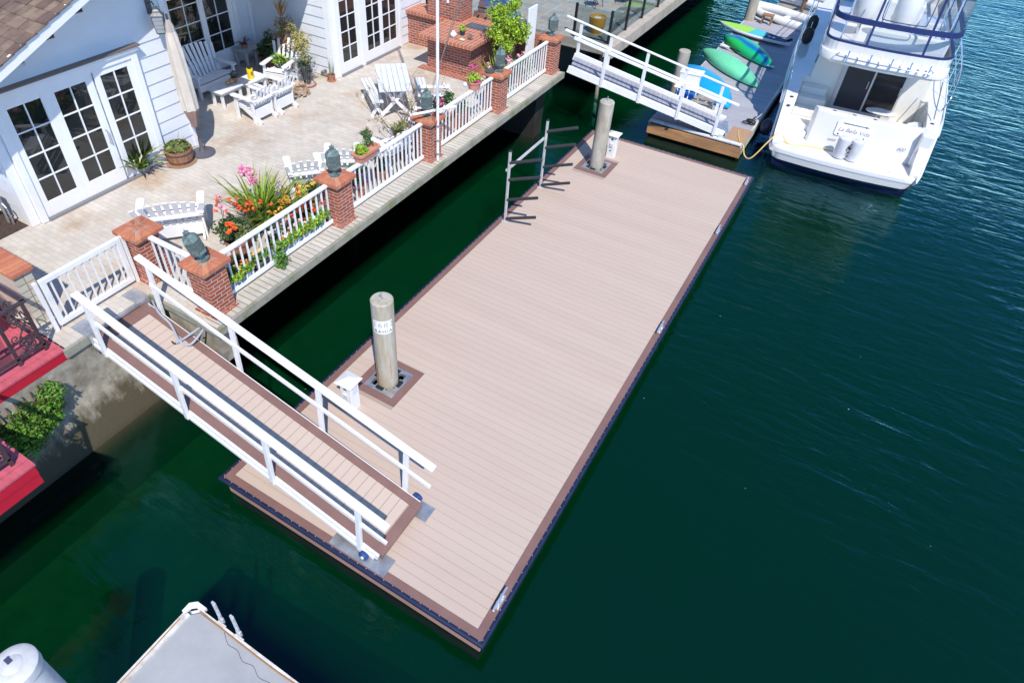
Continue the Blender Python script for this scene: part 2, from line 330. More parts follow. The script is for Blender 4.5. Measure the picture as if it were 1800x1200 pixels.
# ================================================================== WATER, BED, SEAWALL, PATIO
def water_mat():
    m = bpy.data.materials.new('harbour_water'); m.use_nodes = True; n = m.node_tree.nodes; l = m.node_tree.links
    n.remove(n['Principled BSDF']); out = n['Material Output']
    tc = n.new('ShaderNodeTexCoord')
    mp = n.new('ShaderNodeMapping'); mp.inputs['Rotation'].default_value[2] = math.radians(-10); mp.inputs['Scale'].default_value = (.62, 2.0, 1); l.new(tc.outputs['Object'], mp.inputs[0])
    n1 = n.new('ShaderNodeTexNoise'); n1.inputs['Scale'].default_value = 1.8; n1.inputs['Detail'].default_value = 5; n1.inputs['Roughness'].default_value = .5; n1.inputs['Distortion'].default_value = .5; l.new(mp.outputs[0], n1.inputs[0])
    n2 = n.new('ShaderNodeTexNoise'); n2.inputs['Scale'].default_value = 4.2; n2.inputs['Detail'].default_value = 2; n2.inputs['Roughness'].default_value = .45; l.new(mp.outputs[0], n2.inputs[0])
    # calmer water inside the slip, livelier in the open channel
    sx = n.new('ShaderNodeSeparateXYZ'); l.new(tc.outputs['Object'], sx.inputs[0])
    ad = n.new('ShaderNodeMath'); ad.operation = 'MULTIPLY_ADD'; ad.inputs[1].default_value = .45; l.new(sx.outputs[1], ad.inputs[0]); l.new(sx.outputs[0], ad.inputs[2])
    mr = n.new('ShaderNodeMapRange'); mr.inputs[1].default_value = 3; mr.inputs[2].default_value = 21; mr.inputs[3].default_value = .20; mr.inputs[4].default_value = .85; l.new(ad.outputs[0], mr.inputs[0])
    s1 = n.new('ShaderNodeMath'); s1.operation = 'MULTIPLY_ADD'; s1.inputs[1].default_value = .3; l.new(n2.outputs[0], s1.inputs[0]); l.new(n1.outputs[0], s1.inputs[2])
    pn = n.new('ShaderNodeTexNoise'); pn.inputs['Scale'].default_value = .13; pn.inputs['Detail'].default_value = 3; l.new(tc.outputs['Object'], pn.inputs[0]); pm = n.new('ShaderNodeMapRange'); pm.inputs[1].default_value = .35; pm.inputs[2].default_value = .65; pm.inputs[3].default_value = .45; pm.inputs[4].default_value = 1.15; l.new(pn.outputs[0], pm.inputs[0]); mq = n.new('ShaderNodeMath'); mq.operation = 'MULTIPLY'; l.new(mr.outputs[0], mq.inputs[0]); l.new(pm.outputs[0], mq.inputs[1])
    bp = n.new('ShaderNodeBump'); bp.inputs['Distance'].default_value = .105; l.new(mq.outputs[0], bp.inputs['Strength']); l.new(s1.outputs[0], bp.inputs['Height'])
    fr = n.new('ShaderNodeFresnel'); fr.inputs[0].default_value = 1.48; l.new(bp.outputs[0], fr.inputs[1])
    gl = n.new('ShaderNodeBsdfGlossy'); gl.inputs['Roughness'].default_value = .03; gl.inputs[0].default_value = (.32, .64, .88, 1); l.new(bp.outputs[0], gl.inputs['Normal'])
    b = n.new('ShaderNodeBsdfTransparent')
    vs = n.new('ShaderNodeVolumeScatter'); vs.inputs[0].default_value = (0, 1, .36, 1); vs.inputs[1].default_value = .058; vs.inputs['Anisotropy'].default_value = 0
    va = n.new('ShaderNodeVolumeAbsorption'); va.inputs[0].default_value = (0, .68, .56, 1); va.inputs[1].default_value = 1.25
    av = n.new('ShaderNodeAddShader'); l.new(vs.outputs[0], av.inputs[0]); l.new(va.outputs[0], av.inputs[1]); l.new(av.outputs[0], out.inputs[1])
    mx = n.new('ShaderNodeMixShader'); l.new(fr.outputs[0], mx.inputs[0]); l.new(b.outputs[0], mx.inputs[1]); l.new(gl.outputs[0], mx.inputs[2]); l.new(mx.outputs[0], out.inputs[0])
    return m
mb = MB(); mb.box(-30,-60,-9,400,500,WZ); mb.build('water', water_mat(), kind='structure')
BED = mat('seabed_silt', (.040, .050, .016), .95, col2=(.016, .024, .010), mscale=.7, mix=.5, var=(4, .3))
mb = MB(); xs = [-30,-5.4,-2.6,-1.2,1,3.5,7,14,400]; zs = [-1.5,-1.5,-1.6,-1.9,-2.3,-2.9,-3.6,-5,-7]
for i in range(len(xs)-1):
    for y0, y1 in ((-60,-6),(-6,0),(0,6),(6,14),(14,30),(30,500)):
        mb.poly((xs[i],y0,zs[i]),(xs[i+1],y0,zs[i+1]),(xs[i+1],y1,zs[i+1]),(xs[i],y1,zs[i]))
mb.build('seabed', BED, kind='structure')
# seawall: face at x=-2.6, battered under water; the patio slab is cantilevered over it from y=1.3
t = thing('seawall', 'stained concrete seawall running under the patio edge down into the green water', 'seawall', (-2.6,0,-1.2))
mb = MB(); 
for y0, y1, k in ((-40, 1.36, 0), (1.36, 16.6, -2.2)):
    mb.loft([[Vector((-9,y,-2.4)),Vector((-2.15+k,y,-2.4)),Vector((-2.42+k,y,WZ)),Vector((-2.62+k,y,.55)),Vector((-2.62+k,y,1.36)),Vector((-9,y,1.36))] for y in (y0, y1)])
mb.build('wall_face', WALLC, t)
for y in (3.0, 6.8, 10.4):
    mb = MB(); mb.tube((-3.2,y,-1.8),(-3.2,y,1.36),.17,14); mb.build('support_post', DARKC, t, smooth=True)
mb = MB()
for y in (1.36,): mb.box(-4.6,y,-1.5,-1.75,y+.35,1.36); mb.prism([(-1.75,1.36),(-1.25,1.36),(-1.25,1.71),(-1.75,1.71)],.55,1.36)
mb.build('return_wall', WALLC, t)
mb = MB(); a = AT(1051,166,WZ); mb.tube((a.x,a.y,-1.9),(a.x-.10,a.y+.0,1.15),.06,10)
tag(mb.build('timber_pile', GREYWOOD), 'thin weathered pole standing in the water under the head of the far gangway', 'pile')
mb = MB(); mb.box(-4.9,13.2,-1.6,-1.55,13.70,1.36); mb.build('pier_sky_block', mat('black_concrete', (.016,.016,.012), .9, var=(3,.4)), t)  # pier extended back, near black, to block sky light reflected under the slab
# patio slab (structure)
mb = MB(); mb.prism([(-30,-.24),(-2.62,-.24),(-2.62,1.30),(-1.07,1.30),(-1.07,13.74),(-30,13.74)], 1.37, H); mb.build('patio', [PAVER], kind='structure')
t = thing('patio_edge', 'pale brick coping and mossy concrete slab edge along the water side of the patio', 'coping', (-1.07,7,1.24))
mb = MB(); mb.box(-1.42,1.30,H+.0,-1.085,13.74,H+.012); mb.build('coping_bricks', COPING, t)
mb = MB(); mb.box(-1.09,1.27,1.345,-1.03,13.77,H+.014); mb.box(-2.60,1.26,1.35,-1.09,1.297,H+.004); mb.box(-2.62,-.27,1.34,-2.57,1.26,H+.004); mb.build('slab_edge', EDGEC, t, bevel=.012)

# ================================================================== THE NEW FLOAT
DW, DL = 4.57, 13.91
fd = thing('floating_dock', 'long tan composite floating dock with brown border and navy rubber edge', 'dock', (DW/2, DL/2, 0))
wells = [(.60,1.20,2.63,3.27), (.60,1.20,11.76,12.40)]; surr = [(.45,1.345,2.50,3.41), (.45,1.345,11.63,12.53)]
mb = MB(); bw = .115; bo = .118; n = int(round((DL-2*bo)/.1445)); pitch = (DL-2*bo)/n
for i in range(n):
    y0 = bo+i*pitch+.0022; y1 = bo+(i+1)*pitch-.0022
    segs = [(bo+.003, DW-bo-.003)]
    for (a,b,c,d) in surr:
        if y1 > c and y0 < d: segs = [(bo+.003, a-.002), (b+.002, DW-bo-.003)]
    for a, b in segs: mb.box(a, y0, -.03, b, y1, 0)
mb.build('decking', DECK, fd)
mb = MB(); mb.box(bo,bo,-.028,DW-bo,2.5,-.009); mb.box(1.345,2.5,-.028,DW-bo,3.41,-.009); mb.box(bo,2.5,-.028,.45,3.41,-.009); mb.box(bo,3.41,-.028,DW-bo,11.63,-.009); mb.box(1.345,11.63,-.028,DW-bo,12.53,-.009); mb.box(bo,11.63,-.028,.45,12.53,-.009); mb.box(bo,12.53,-.028,DW-bo,DL-bo,-.009); mb.build('gap_lightener', mat('gap_lightener_tan', (.36, .28, .24), .9), fd)  # tan sheet added below the boards so their gaps look less dark
mb = MB()
def mitre(mb, x0,y0,x1,y1,wd,z0,z1,m=None):
    for q in ([(x0,y0),(x1,y0),(x1-wd,y0+wd),(x0+wd,y0+wd)], [(x1,y0),(x1,y1),(x1-wd,y1-wd),(x1-wd,y0+wd)], [(x1,y1),(x0,y1),(x0+wd,y1-wd),(x1-wd,y1-wd)], [(x0,y1),(x0,y0),(x0+wd,y0+wd),(x0+wd,y1-wd)]):
        cx = sum(p[0] for p in q)/4; cy = sum(p[1] for p in q)/4
        mb.prism([(p[0]+(cx-p[0])*.001*0+ (0.0), p[1]) for p in q], z0, z1)
mitre(mb, 0,0,DW,DL,bo,-.03,.0015)
for a,b,c,d in surr: mitre(mb, a,c,b,d,.145,-.03,.003)
mb.build('border_boards', BROWN, fd)
mb = MB(); mb.box(.02,.02,-.38,DW-.02,.05,-.06); mb.box(.02,DL-.05,-.38,DW-.02,DL-.02,-.06); mb.box(.02,.05,-.38,.05,DL-.05,-.06); mb.box(DW-.05,.05,-.38,DW-.02,DL-.05,-.06)
FASC = mat('fascia_board', (.44, .26, .21), .5, var=(1.5, .1), bump=(40, .1), stretch=(1, 1, 4))
mb.build('fascia', FASC, fd)
mb = MB(); 
for (a,b,c,d) in ((.05,.05,DW-.05,.5),): pass
mb.box(.06,.06,-.8,DW-.06,2.4,-.06); mb.box(.06,3.5,-.8,DW-.06,11.5,-.06); mb.box(.06,12.6,-.8,DW-.06,DL-.06,-.06); mb.box(1.4,2.4,-.8,DW-.06,3.5,-.06); mb.box(1.4,11.5,-.8,DW-.06,12.6,-.06)
mb.build('float_hull', BLACKR, fd)
# rubber fender, profile swept round the edge, with screws
def rim(o): return [(-o,-o),(DW+o,-o),(DW+o,DL+o),(-o,DL+o)]
prof = [(0,.004),(.03,.008),(.055,-.004),(.062,-.03),(.05,-.07),(.02,-.085),(-.015,-.07)]
rings = [[Vector((x,y,z)) for (x,y) in rim(o)] for o, z in prof]
mb = MB(); mb.loft(rings, caps=False); mb.cm = 1; SCREW = mat('screw_head', (.75,.76,.8), .3, .8)
for i in range(31):
    x = .03+i*(DW-.06)/30
    for y in (-.008, DL+.008): mb.tube((x,y,.004),(x,y,.012),.0075,6)
for i in range(93):
    y = .03+i*(DL-.06)/92
    for x in (-.008, DW+.008): mb.tube((x,y,.004),(x,y,.012),.0075,6)
mb.build('fender', [NAVY, SCREW], fd)
for (a,b,c,d) in wells:
    mb = MB(); z = .014
    cx, cy = (a+b)/2, (c+d)/2
    wd = .085
    mb.box(a,c,-.05,b,c+wd,z); mb.box(a,d-wd,-.05,b,d,z); mb.box(a,c+wd,-.05,a+wd,d-wd,z); mb.box(b-wd,c+wd,-.05,b,d-wd,z)
    for sx in (-1,1):
        for sy in (-1,1):
            mb.box(cx+sx*.23-.05, cy+sy*.09-.012, -.03, cx+sx*.23+.05, cy+sy*.09+.012, .03)
            mb.box(cx+sy*.09-.012, cy+sx*.24-.05, -.03, cx+sy*.09+.012, cy+sx*.24+.05, .03)
    g = mb.build('pile_guide', GALV, fd)
    for s in (-1,1):
        mb = MB(); mb.tube((cx+s*.235,cy-.075,.012),(cx+s*.235,cy+.075,.012),.035,12); mb.build('roller', BLACKR, g, smooth=True)
        mb = MB(); mb.tube((cx-.075,cy+s*.245,.012),(cx+.075,cy+s*.245,.012),.035,12); mb.build('roller', BLACKR, g, smooth=True)
    mb = MB(); mb.box(a-.01,c-.01,-.30,b+.01,d+.01,-.28); mb.build('well_floor', BLACKR, fd)
for (y0, dx) in ((.575,0),(6.88,0),(10.88,0),(13.52,0)):
    mb = MB(); x = 4.515
    mb.bar((x,y0-.19,.075),(x,y0,.092),.03,.022); mb.bar((x,y0,.092),(x,y0+.19,.075),.03,.022); mb.box(x-.025,y0-.075,.0,x+.025,y0-.04,.085); mb.box(x-.025,y0+.04,.0,x+.025,y0+.075,.085); mb.box(x-.035,y0-.11,.002,x+.035,y0+.11,.012)
    mb.build('cleat', mat('cleat_metal', (.75,.77,.8), .3, .7), fd, bevel=.005)
mb = MB(); mb.box(2.05,.02,.001,3.01,.30,.008); mb.build('transition_plate', GALV, fd)
mb = MB(); mb.box(2.05,1.0,.003,3.02,1.27,.008); mb.build('transition_plate', GALV, fd)

# piles through the float
def pile(name, label, x, y, r, z0, z1, m, n=32, ring=True, eye=True):
    t = thing(name, label, 'pile', (x,y,z0))
    mb = MB(); mb.lathe([(r,z0),(r,z1-.02),(r-.02,z1)], n, (x,y,0)); p = mb.build('shaft', m, t, smooth=True)
    if eye:
        mb = MB(); mb.tube((x+.0,y,z1-.01),(x+.0,y,z1+.12),.012,8); mb.path([(x+.035*math.cos(a)-.02,y,z1+.03+.035*math.sin(a)) for a in [i*2*PI/10 for i in range(10)]],.007,6,closed=True)
        mb.build('lifting_bar', GALV, t)
    return t
RUST = mat('rusty_concrete', (.44,.42,.37), .85, col2=(.36,.30,.20), mscale=3, mix=.52, bump=(25,.3), var=(9,.1), stretch=(2.5,2.5,.35))
p1 = pile('concrete_pile', 'tall round concrete pile with a white number sign, nearest the gangway', .90, 2.93, .185, -3.2, 1.9, RUST)
rng = random.Random(3)
STREAK = mat('rust_streak', (.42,.17,.06), .9, var=(14,.3))
def cylq(cx,cy,r,a0,a1,z0,z1,mb,n=10):
    for i in range(n):
        b0 = a0+(a1-a0)*i/n; b1 = a0+(a1-a0)*(i+1)/n
        mb.poly((cx+r*math.cos(b0),cy+r*math.sin(b0),z0),(cx+r*math.cos(b1),cy+r*math.sin(b1),z0),(cx+r*math.cos(b1),cy+r*math.sin(b1),z1),(cx+r*math.cos(b0),cy+r*math.sin(b0),z1))
for a, z0, z1, ww in ((-1.92,.05,.80,.05),(-1.86,.25,1.15,.025),(-.52,.2,.85,.03),(-1.97,.0,.4,.06)):
    k = 8; mb = MB()
    for i in range(k):
        za = z0+(z1-z0)*i/k; zb = z0+(z1-z0)*(i+1)/k; wi = ww*(1-i/k*.8)*rng.uniform(.8,1.2); cylq(.90,2.93,.1865,a-wi+rng.uniform(-.01,.01),a+wi,za,zb+.001,mb,3)
    mb.build('rust_streak', STREAK, p1)
SIGN = mat('white_sign', (.82,.82,.82), .4); INK = mat('sign_ink', (.07,.07,.08), .6)
mb = MB(); a0, a1 = -1.87, -.10; cylq(.90,2.93,.190,a0,a1,1.30,1.58,mb,18); mb.build('number_sign', SIGN, p1, smooth=True)
def warp_at(zc, am):
    def f(v): a = am+v.x/.192; return Vector((.90+.1925*math.cos(a), 2.93+.1925*math.sin(a), zc+v.y))
    return f
text_part('1682', .15, None, INK, p1, 'sign_number', warp=warp_at(1.49, -.93), ext=0, space=1.25, offset=-.003)
text_part('BAHIA', .095, None, INK, p1, 'sign_name', warp=warp_at(1.355, -.93), ext=0, space=1.2)
pile('concrete_pile', 'plain round concrete pile at the far end of the long float', .90, 12.08, .185, -3.2, 1.8, CONC)

# power pedestals
def pedestal(x, y, label, rot=0):
    t = thing('power_pedestal', label, 'power pedestal', (x,y,0), rot, 'white power pedestals on the long float')
    w = .105; mb = MB(); mb.box(-w,-w,0,w,w,.66); mb.build('housing', W_, t, world=False, bevel=.006)
    mb = MB(); c = .165; mb.add([(-c,-c,.66),(c,-c,.66),(c,c,.66),(-c,c,.66),(0,0,.74)], [(3,2,1,0),(0,1,4),(1,2,4),(2,3,4),(3,0,4)]); mb.build('roof_cap', W_, t, world=False)
    for sy in (-1,):
        mb = MB(); mb.prism([(-.02,-.108),(.06,-.108),(.02,-.11)], .5, .501)
        mb = MB(); mb.poly((-.04,-w-.003,.52),(.04,-w-.003,.52),(0,-w-.003,.60)); mb.build('warning_mark', INK, t, world=False)
        mb = MB(); mb.box(-.045,-w-.025,.33,.045,-w,.43); mb.build('outlet_cover', mat('outlet_grey', (.6,.61,.64), .4), t, world=False, bevel=.004)
        mb = MB(); mb.box(-.02,-w-.005,.22,.03,-w,.235); mb.box(-.03,-w-.005,.19,.0,-w,.21); mb.build('label_mark', INK, t, world=False)
        mb = MB(); mb.box(w,-.06,.42,w+.014,.06,.58); mb.build('side_panel', mat('panel_white', (.66,.67,.7), .4), t, world=False, bevel=.003)
    return t
pedestal(.755, 2.12, 'white power pedestal with pointed cap beside the near pile and the gangway')
pedestal(1.02, 12.78, 'white power pedestal half hidden behind the far pile')

# kayak rack
kr = thing('kayak_rack', 'aluminium kayak rack with foam padded arms on the left edge of the long float', 'kayak rack', (.17,9.3,0))
for y in (8.43, 10.24):
    mb = MB(); mb.box(.145,y-.025,-.10,.195,y+.025,1.80); mb.box(.10,y-.06,.002,.24,y+.06,.012); mb.build('upright', ALU, kr, bevel=.004)
    mb = MB(); mb.box(.14,y-.03,1.80,.20,y+.03,1.83); mb.build('end_cap', BLACKR, kr)
    for k, z in enumerate((.08, .59, 1.11, 1.53)):
        mb = MB(); mb.tube((.19,y,z),(.93,y,z+.31),.036,12); mb.build('padded_arm', IRON, kr, smooth=True)
mb = MB(); mb.bar((.12,8.40,1.33),(.12,10.27,1.33),.04,.05); mb.build('cross_rail', ALU, kr)

# ================================================================== NEAR GANGWAY
gt = thing('gangway', 'white railed gangway with tan boards sloping from the patio gate to the long float', 'gangway', (2.85,.67,.15))
GA = Vector((-2.60,.67,1.46)); GB = Vector((2.88,.67,.17)); GD = (GB-GA); GL = GD.length; gd = GD.normalized(); gu = Vector((0,1,0)); gn = Vector((-gd.z,0,gd.x))
if gn.z < 0: gn = -gn
def G(s, y, h=0): return GA+gd*s+Vector((0,y,0))+gn*h
def gbox(mb, s0,s1,y0,y1,h0,h1):
    P = [G(s,y,h) for h in (h0,h1) for (s,y) in ((s0,y0),(s1,y0),(s1,y1),(s0,y1))]
    mb.add(P, [(3,2,1,0),(4,5,6,7),(0,1,5,4),(1,2,6,5),(2,3,7,6),(3,0,4,7)])
hw = .475; be = .13
mb = MB(); n = int((GL-.5)/.1445); s = .27
k = 0
while s+.14 < GL-.16: gbox(mb, s, s+.139, -hw+be, hw-be, -.03, 0); s += .1445
gbox(mb, s, GL-.15, -hw+be, hw-be, -.03, 0)
mb.build('deck_boards', DECK, gt)
mb = MB(); gbox(mb, .0,GL,-hw,-hw+be-.003,-.03,.004); gbox(mb, .0,GL,hw-be+.003,hw,-.03,.004); gbox(mb, 0,.265,-hw+be,hw-be,-.03,.003); gbox(mb, GL-.147,GL,-hw+be,hw-be,-.03,.003)
gbox(mb, GL-.03, GL+.004,-hw,hw,-.12,-.031)
mb.build('border_boards', BROWN, gt)
mb = MB()
for sd in (-1,1):
    gbox(mb, .02,GL-.05, sd*(hw+.012)-.022, sd*(hw+.012)+.022, -.16,-.03)
    gbox(mb, .02,GL-.10, sd*(hw+.035)-.02, sd*(hw+.035)+.02, -.19,-.12)
for s in (1.2,2.6,4.0): gbox(mb, s,s+.06,-hw,hw,-.14,-.04)
mb.build('side_beam', W_, gt, bevel=.006)
for sd in (-1,1):
    for s in (.35, 2.05, 3.72, 5.30):
        lean = .045*sd
        mb = MB(); base = G(s, sd*(hw+.055), -.17); a = G(s, sd*(hw+.055), .0)
        top = Vector((a.x+.03, a.y, a.z+.92+ (0)))
        mb.bar(base, top, .055, .075, up=(1,0,0)); mb.build('rail_post', W_, gt, bevel=.005)
        po = gt.children[-1]; mb = MB(); mb.tube(base+Vector((.0,-.036,.05)), base+Vector((.0,.036,.05)), .014, 8); mb.build('bolt', GALV, [q for q in bpy.data.objects if q.name.startswith('rail_post') and q.parent == gt][-1])
    A = G(-.42+.75, sd*(hw+.055)); 
    mb = MB(); a = Vector((-2.42, .67+sd*(hw+.05), 1.43+.98)); b = Vector((3.06, .67+sd*(hw+.05), .13+.98))
    mb.bar(a, b, .115, .05); mb.build('handrail', W_, gt, bevel=.015)
    mb = MB(); a = Vector((-2.30, .67+sd*(hw+.03), 1.42+.50)); b = Vector((3.00, .67+sd*(hw+.03), .16+.50)); mb.bar(a, b, .035, .075); mb.build('mid_rail', W_, gt, bevel=.006)
BLUEW = mat('blue_wheel', (.02,.06,.20), .4, var=(12,.3))
for sd in (-1,1):
    mb = MB(); c = Vector((2.62 if sd<0 else 2.72, .67+sd*(hw+.10), .078))
    mb.tube(c-Vector((0,.03,0)), c+Vector((0,.03,0)), .074, 20); wl = mb.build('wheel', BLUEW, gt, smooth=True, bevel=.01)
    mb = MB(); mb.tube(c-Vector((0,.045,0)), c+Vector((0,.045,0)), .025, 10); mb.box(c.x-.02,c.y-.10*sd-.012,.09,c.x+.02,c.y-.10*sd+.012,.2); mb.build('axle', W_, wl)
mb = MB()
for sd in (-1,1):
    y = .67+sd*(hw-.02)
    mb.box(-2.95,y-.12,H+.002,-2.57,y+.12,H+.010); mb.box(-2.56,y-.09,1.16,-2.548,y+.09,H+.006); mb.box(-2.55,y-.015,1.30,-2.42,y+.015,1.44)
mb.bar((-2.56,.20,H-.0),(-2.56,1.14,H-.0),.05,.05); mb.build('hinge_bracket', GALV, gt)
rs = random.Random(12); mb = MB()
for k in range(34):
    x, y = rs.uniform(-.6,12), rs.uniform(-6,16)
    if -.1 < x < DW+.1 and -.1 < y < DL+.1: continue
    if x > 1 and y > 15 or (x > .9 and y < -1.4): continue
    r = rs.uniform(.004,.012); a = rs.uniform(0,3); mb.prism([(x+r*math.cos(a+i*1.57)*(1.6 if i%2 else .7),y+r*math.sin(a+i*1.57)) for i in range(4)], WZ+.003, WZ+.006)
mb.build('floating_specks', mat('foam_speck', (.6,.6,.5), .8), kind='stuff')
bpy.data.objects['floating_specks']['label'] = 'tiny pale specks floating on the green water around the long float'
# loose conduits lying over the boards
ct = thing('conduit', 'two loose grey plastic conduits drooping across the top of the near gangway', 'conduit', (-1.2,.9,1.2))
GREYP = mat('grey_conduit', (.34,.36,.42), .45)
def spline(ps, n=8):
    ps = [Vector(p) for p in ps]; out = []
    for i in range(len(ps)-1):
        p0 = ps[max(i-1,0)]; p1 = ps[i]; p2 = ps[i+1]; p3 = ps[min(i+2,len(ps)-1)]
        for k in range(n):
            t = k/n; out.append(.5*((2*p1)+(p2-p0)*t+(2*p0-5*p1+4*p2-p3)*t*t+(3*p1-p0-3*p2+p3)*t**3))
    return out+[ps[-1]]
def onramp(u, v, h): # pixel to a point h above the ramp's plane (constant-slope real plane)
    q = np.array([(u-CX)/CF, (v-CY)/CF, 1.0]) @ CAMR; q = Vector(q); C0 = Vector(CAMC)
    t = (GA+gn*h-C0).dot(gn)/q.dot(gn); return C0+q*t
mb = MB(); mb.path(spline([PH(266,524,-.12), onramp(278,548,.06), onramp(300,570,.05), onramp(315,598,.045), onramp(332,606,.05), onramp(348,592,.12), AT(371,558,1.40)+Vector((0,0,0))], 6), .019, 8); mb.build('conduit_run', GREYP, ct, smooth=True)
mb = MB(); mb.path(spline([onramp(309,603,.04), onramp(325,594,.05), onramp(345,580,.10), AT(372,560,1.34)], 6), .019, 8); mb.build('conduit_run', GREYP, ct, smooth=True)
mb = MB(); mb.path(spline([onramp(302,600,.03), onramp(306,604,.03), onramp(309,603,.03)],4), .012, 6); mb.path(spline([AT(356,594,1.0), AT(368,590,1.0), AT(381,577,1.05)],4), .009, 6); mb.build('wire_end', BLACKR, ct)

# ================================================================== HOUSE
def siding(mb, ax, pos, out, a0, a1, z0, z1, lim=None, course=.265):
    """lapped boards on the plane coordinate[ax]=pos, facing 'out', running along the other axis from a0 to a1"""
    z = z0
    while z < z1-.01:
        zt = min(z+course, z1); l0, l1 = a0, a1
        if lim: l0, l1 = max(a0, lim(zt)[0]), min(a1, lim(zt)[1])
        if l1-l0 > .02:
            p = lambda o, a, zz: Vector((pos+o, a, zz)) if ax == 0 else Vector((a, pos+o, zz))
            A, B, Cq, D = p(out*.024, l0, z), p(out*.024, l1, z), p(out*.004, l1, zt), p(out*.004, l0, zt)
            mb.poly(A, B, Cq, D); mb.poly(p(0, l0, z), p(0, l1, z), B, A)
        z = zt
def french(house, pos, panels, z0, zg0, zg1, ztop, rows=4, handle=None):
    """glazed door leaves on the plane x=pos facing +x; panels = list of (leaf y0, y1, glass y0, y1)"""
    for i, (a, b, ga, gb) in enumerate(panels):
        mb = MB(); x0, x1 = pos+.03, pos+.075
        mb.box(x0, a, z0, x1, ga, ztop); mb.box(x0, gb, z0, x1, b, ztop); mb.box(x0, ga, z0, x1, gb, zg0); mb.box(x0, ga, zg1, x1, gb, ztop)
        d = mb.build('french_door', TRIM, house, bevel=.006)
        mb = MB(); mb.box(pos+.04, ga, zg0, pos+.05, gb, zg1); mb.build('glass', GLASS, d)
        mb = MB(); m = (ga+gb)/2; mb.box(pos+.045, m-.011, zg0, pos+.072, m+.011, zg1)
        for r in range(1, rows): z = zg0+(zg1-zg0)*r/rows; mb.box(pos+.0455, ga, z-.011, pos+.070, gb, z+.011)
        mb.build('muntins', TRIM, d)
        if handle is not None and i == handle:
            mb = MB(); y = b-.09; mb.path([(x1,y,zg0+.55),(x1+.05,y,zg0+.57),(x1+.05,y,zg0+.80),(x1,y,zg0+.82)], .012, 8); mb.build('handle', STEEL, d)
FX = -5.90
h1 = thing('gabled_house', 'white clapboard house with a wood shake gable roof and three glazed doors', 'house', (FX,3.4,H))
RZ = lambda y: 4.36+.42*(y-1.72) if y < 4.35 else 4.36+.42*(4.35-1.72)-.42*(y-4.35)
def gl(z): return (1.42, 5.22) if z < 4.1 else (max(1.42, 1.72+(z-4.16)/.42), min(5.22, 4.35+(5.27-z)/.42))
mb = MB(); siding(mb, 0, FX, 1, 1.42, 5.22, H+.02, 5.2, gl)
siding(mb, 1, 1.42, -1, -16, FX, H+.02, 4.0)
siding(mb, 1, 5.22, 1, -8.6, FX, H+.02, 4.5)
mb.build('siding', SIDING, h1)
mb = MB(); mb.box(-16,1.43,H,FX-.01,5.21,4.2); mb.build('wall', SIDING, h1)
boxes('corner_board', TRIM, h1, (FX-.01,1.36,H+.01,FX+.04,1.52,4.2), (FX-.12,1.36,H+.012,FX-.01,1.40,4.0), (FX-.01,5.12,H+.01,FX+.04,5.245,4.75), (FX-.12,5.205,H+.01,FX-.012,5.25,4.75))
mb = MB(); OH = -5.2
for (ya, yb) in ((.6, 4.35), (4.35, 6.0)):
    za, zb = RZ(ya), RZ(yb)
    mb.add([(OH,ya,za),(OH,yb,zb),(OH,yb,zb+.20),(OH,ya,za+.20),(OH-.04,ya,za),(OH-.04,yb,zb),(OH-.04,yb,zb+.20),(OH-.04,ya,za+.20)],[(0,1,2,3),(7,6,5,4),(0,4,5,1),(2,6,7,3),(1,5,6,2),(3,7,4,0)])
mb.build('rake_board', TRIM, h1)
mb = MB()
for (ya, yb) in ((.6, 4.35), (4.35, 6.0)):
    za, zb = RZ(ya)+.05, RZ(yb)+.05
    mb.add([(OH-.04,ya,za),(OH-.04,yb,zb),(-16,yb,zb),(-16,ya,za),(OH-.04,ya,za+.13),(OH-.04,yb,zb+.13),(-16,yb,zb+.13),(-16,ya,za+.13)],[(0,1,2,3),(7,6,5,4),(0,4,5,1),(1,5,6,2),(2,6,7,3),(3,7,4,0)])
rf = mb.build('roof', TRIM, h1)
mb = MB(); rng = random.Random(5)
for sgn, (y0, y1) in ((1, (.55, 4.37)), (-1, (6.05, 4.33))):
    n = 17 if sgn > 0 else 8; 
    for i in range(n):
        ya = y0+(y1-y0)*i/n; yb = y0+(y1-y0)*(i+1.25)/n
        x = OH+.03
        while x > -10.5:
            wd = rng.uniform(.11,.24); j = rng.uniform(-.02,.02)
            za = RZ(ya)+.215+rng.uniform(0,.008); zb = RZ(min(yb,4.35) if sgn>0 else max(yb,4.35))+.195
            a0, b0 = ya+j*sgn, yb
            mb.add([(x,a0,za),(x-wd+.008,a0,za),(x-wd+.008,b0,zb),(x,b0,zb),(x,a0,za-.022),(x-wd+.008,a0,za-.022),(x-wd+.008,b0,zb-.02),(x,b0,zb-.02)],[(3,2,1,0),(0,1,5,4),(1,2,6,5),(3,0,4,7)])
            x -= wd
mb.build('roof_shakes', SHAKE, h1)
french(h1, FX, [(1.66,2.50,1.78,2.37),(2.50,3.36,2.62,3.22),(3.40,4.20,3.52,4.09)], H+.06, 1.85, 3.62, 3.73, 4, 1)
boxes('door_frame', TRIM, h1, (FX-.01,1.53,H+.012,FX+.10,1.655,3.86), (FX-.01,4.205,H+.012,FX+.10,4.34,3.86), (FX-.01,1.655,3.735,FX+.10,4.205,3.86), (FX-.01,1.50,3.862,FX+.14,4.38,3.93), bevel=.006)
mb = MB(); mb.box(FX-.01,1.42,3.932,FX+.17,4.42,3.96); mb.build('drip_flashing', mat('brown_flashing', (.16,.12,.10), .5), h1)
mb = MB(); mb.box(FX,1.66,H+.004,FX+.12,4.2,H+.055); mb.build('door_sill', mat('grey_sill', (.22,.22,.24), .5), h1)
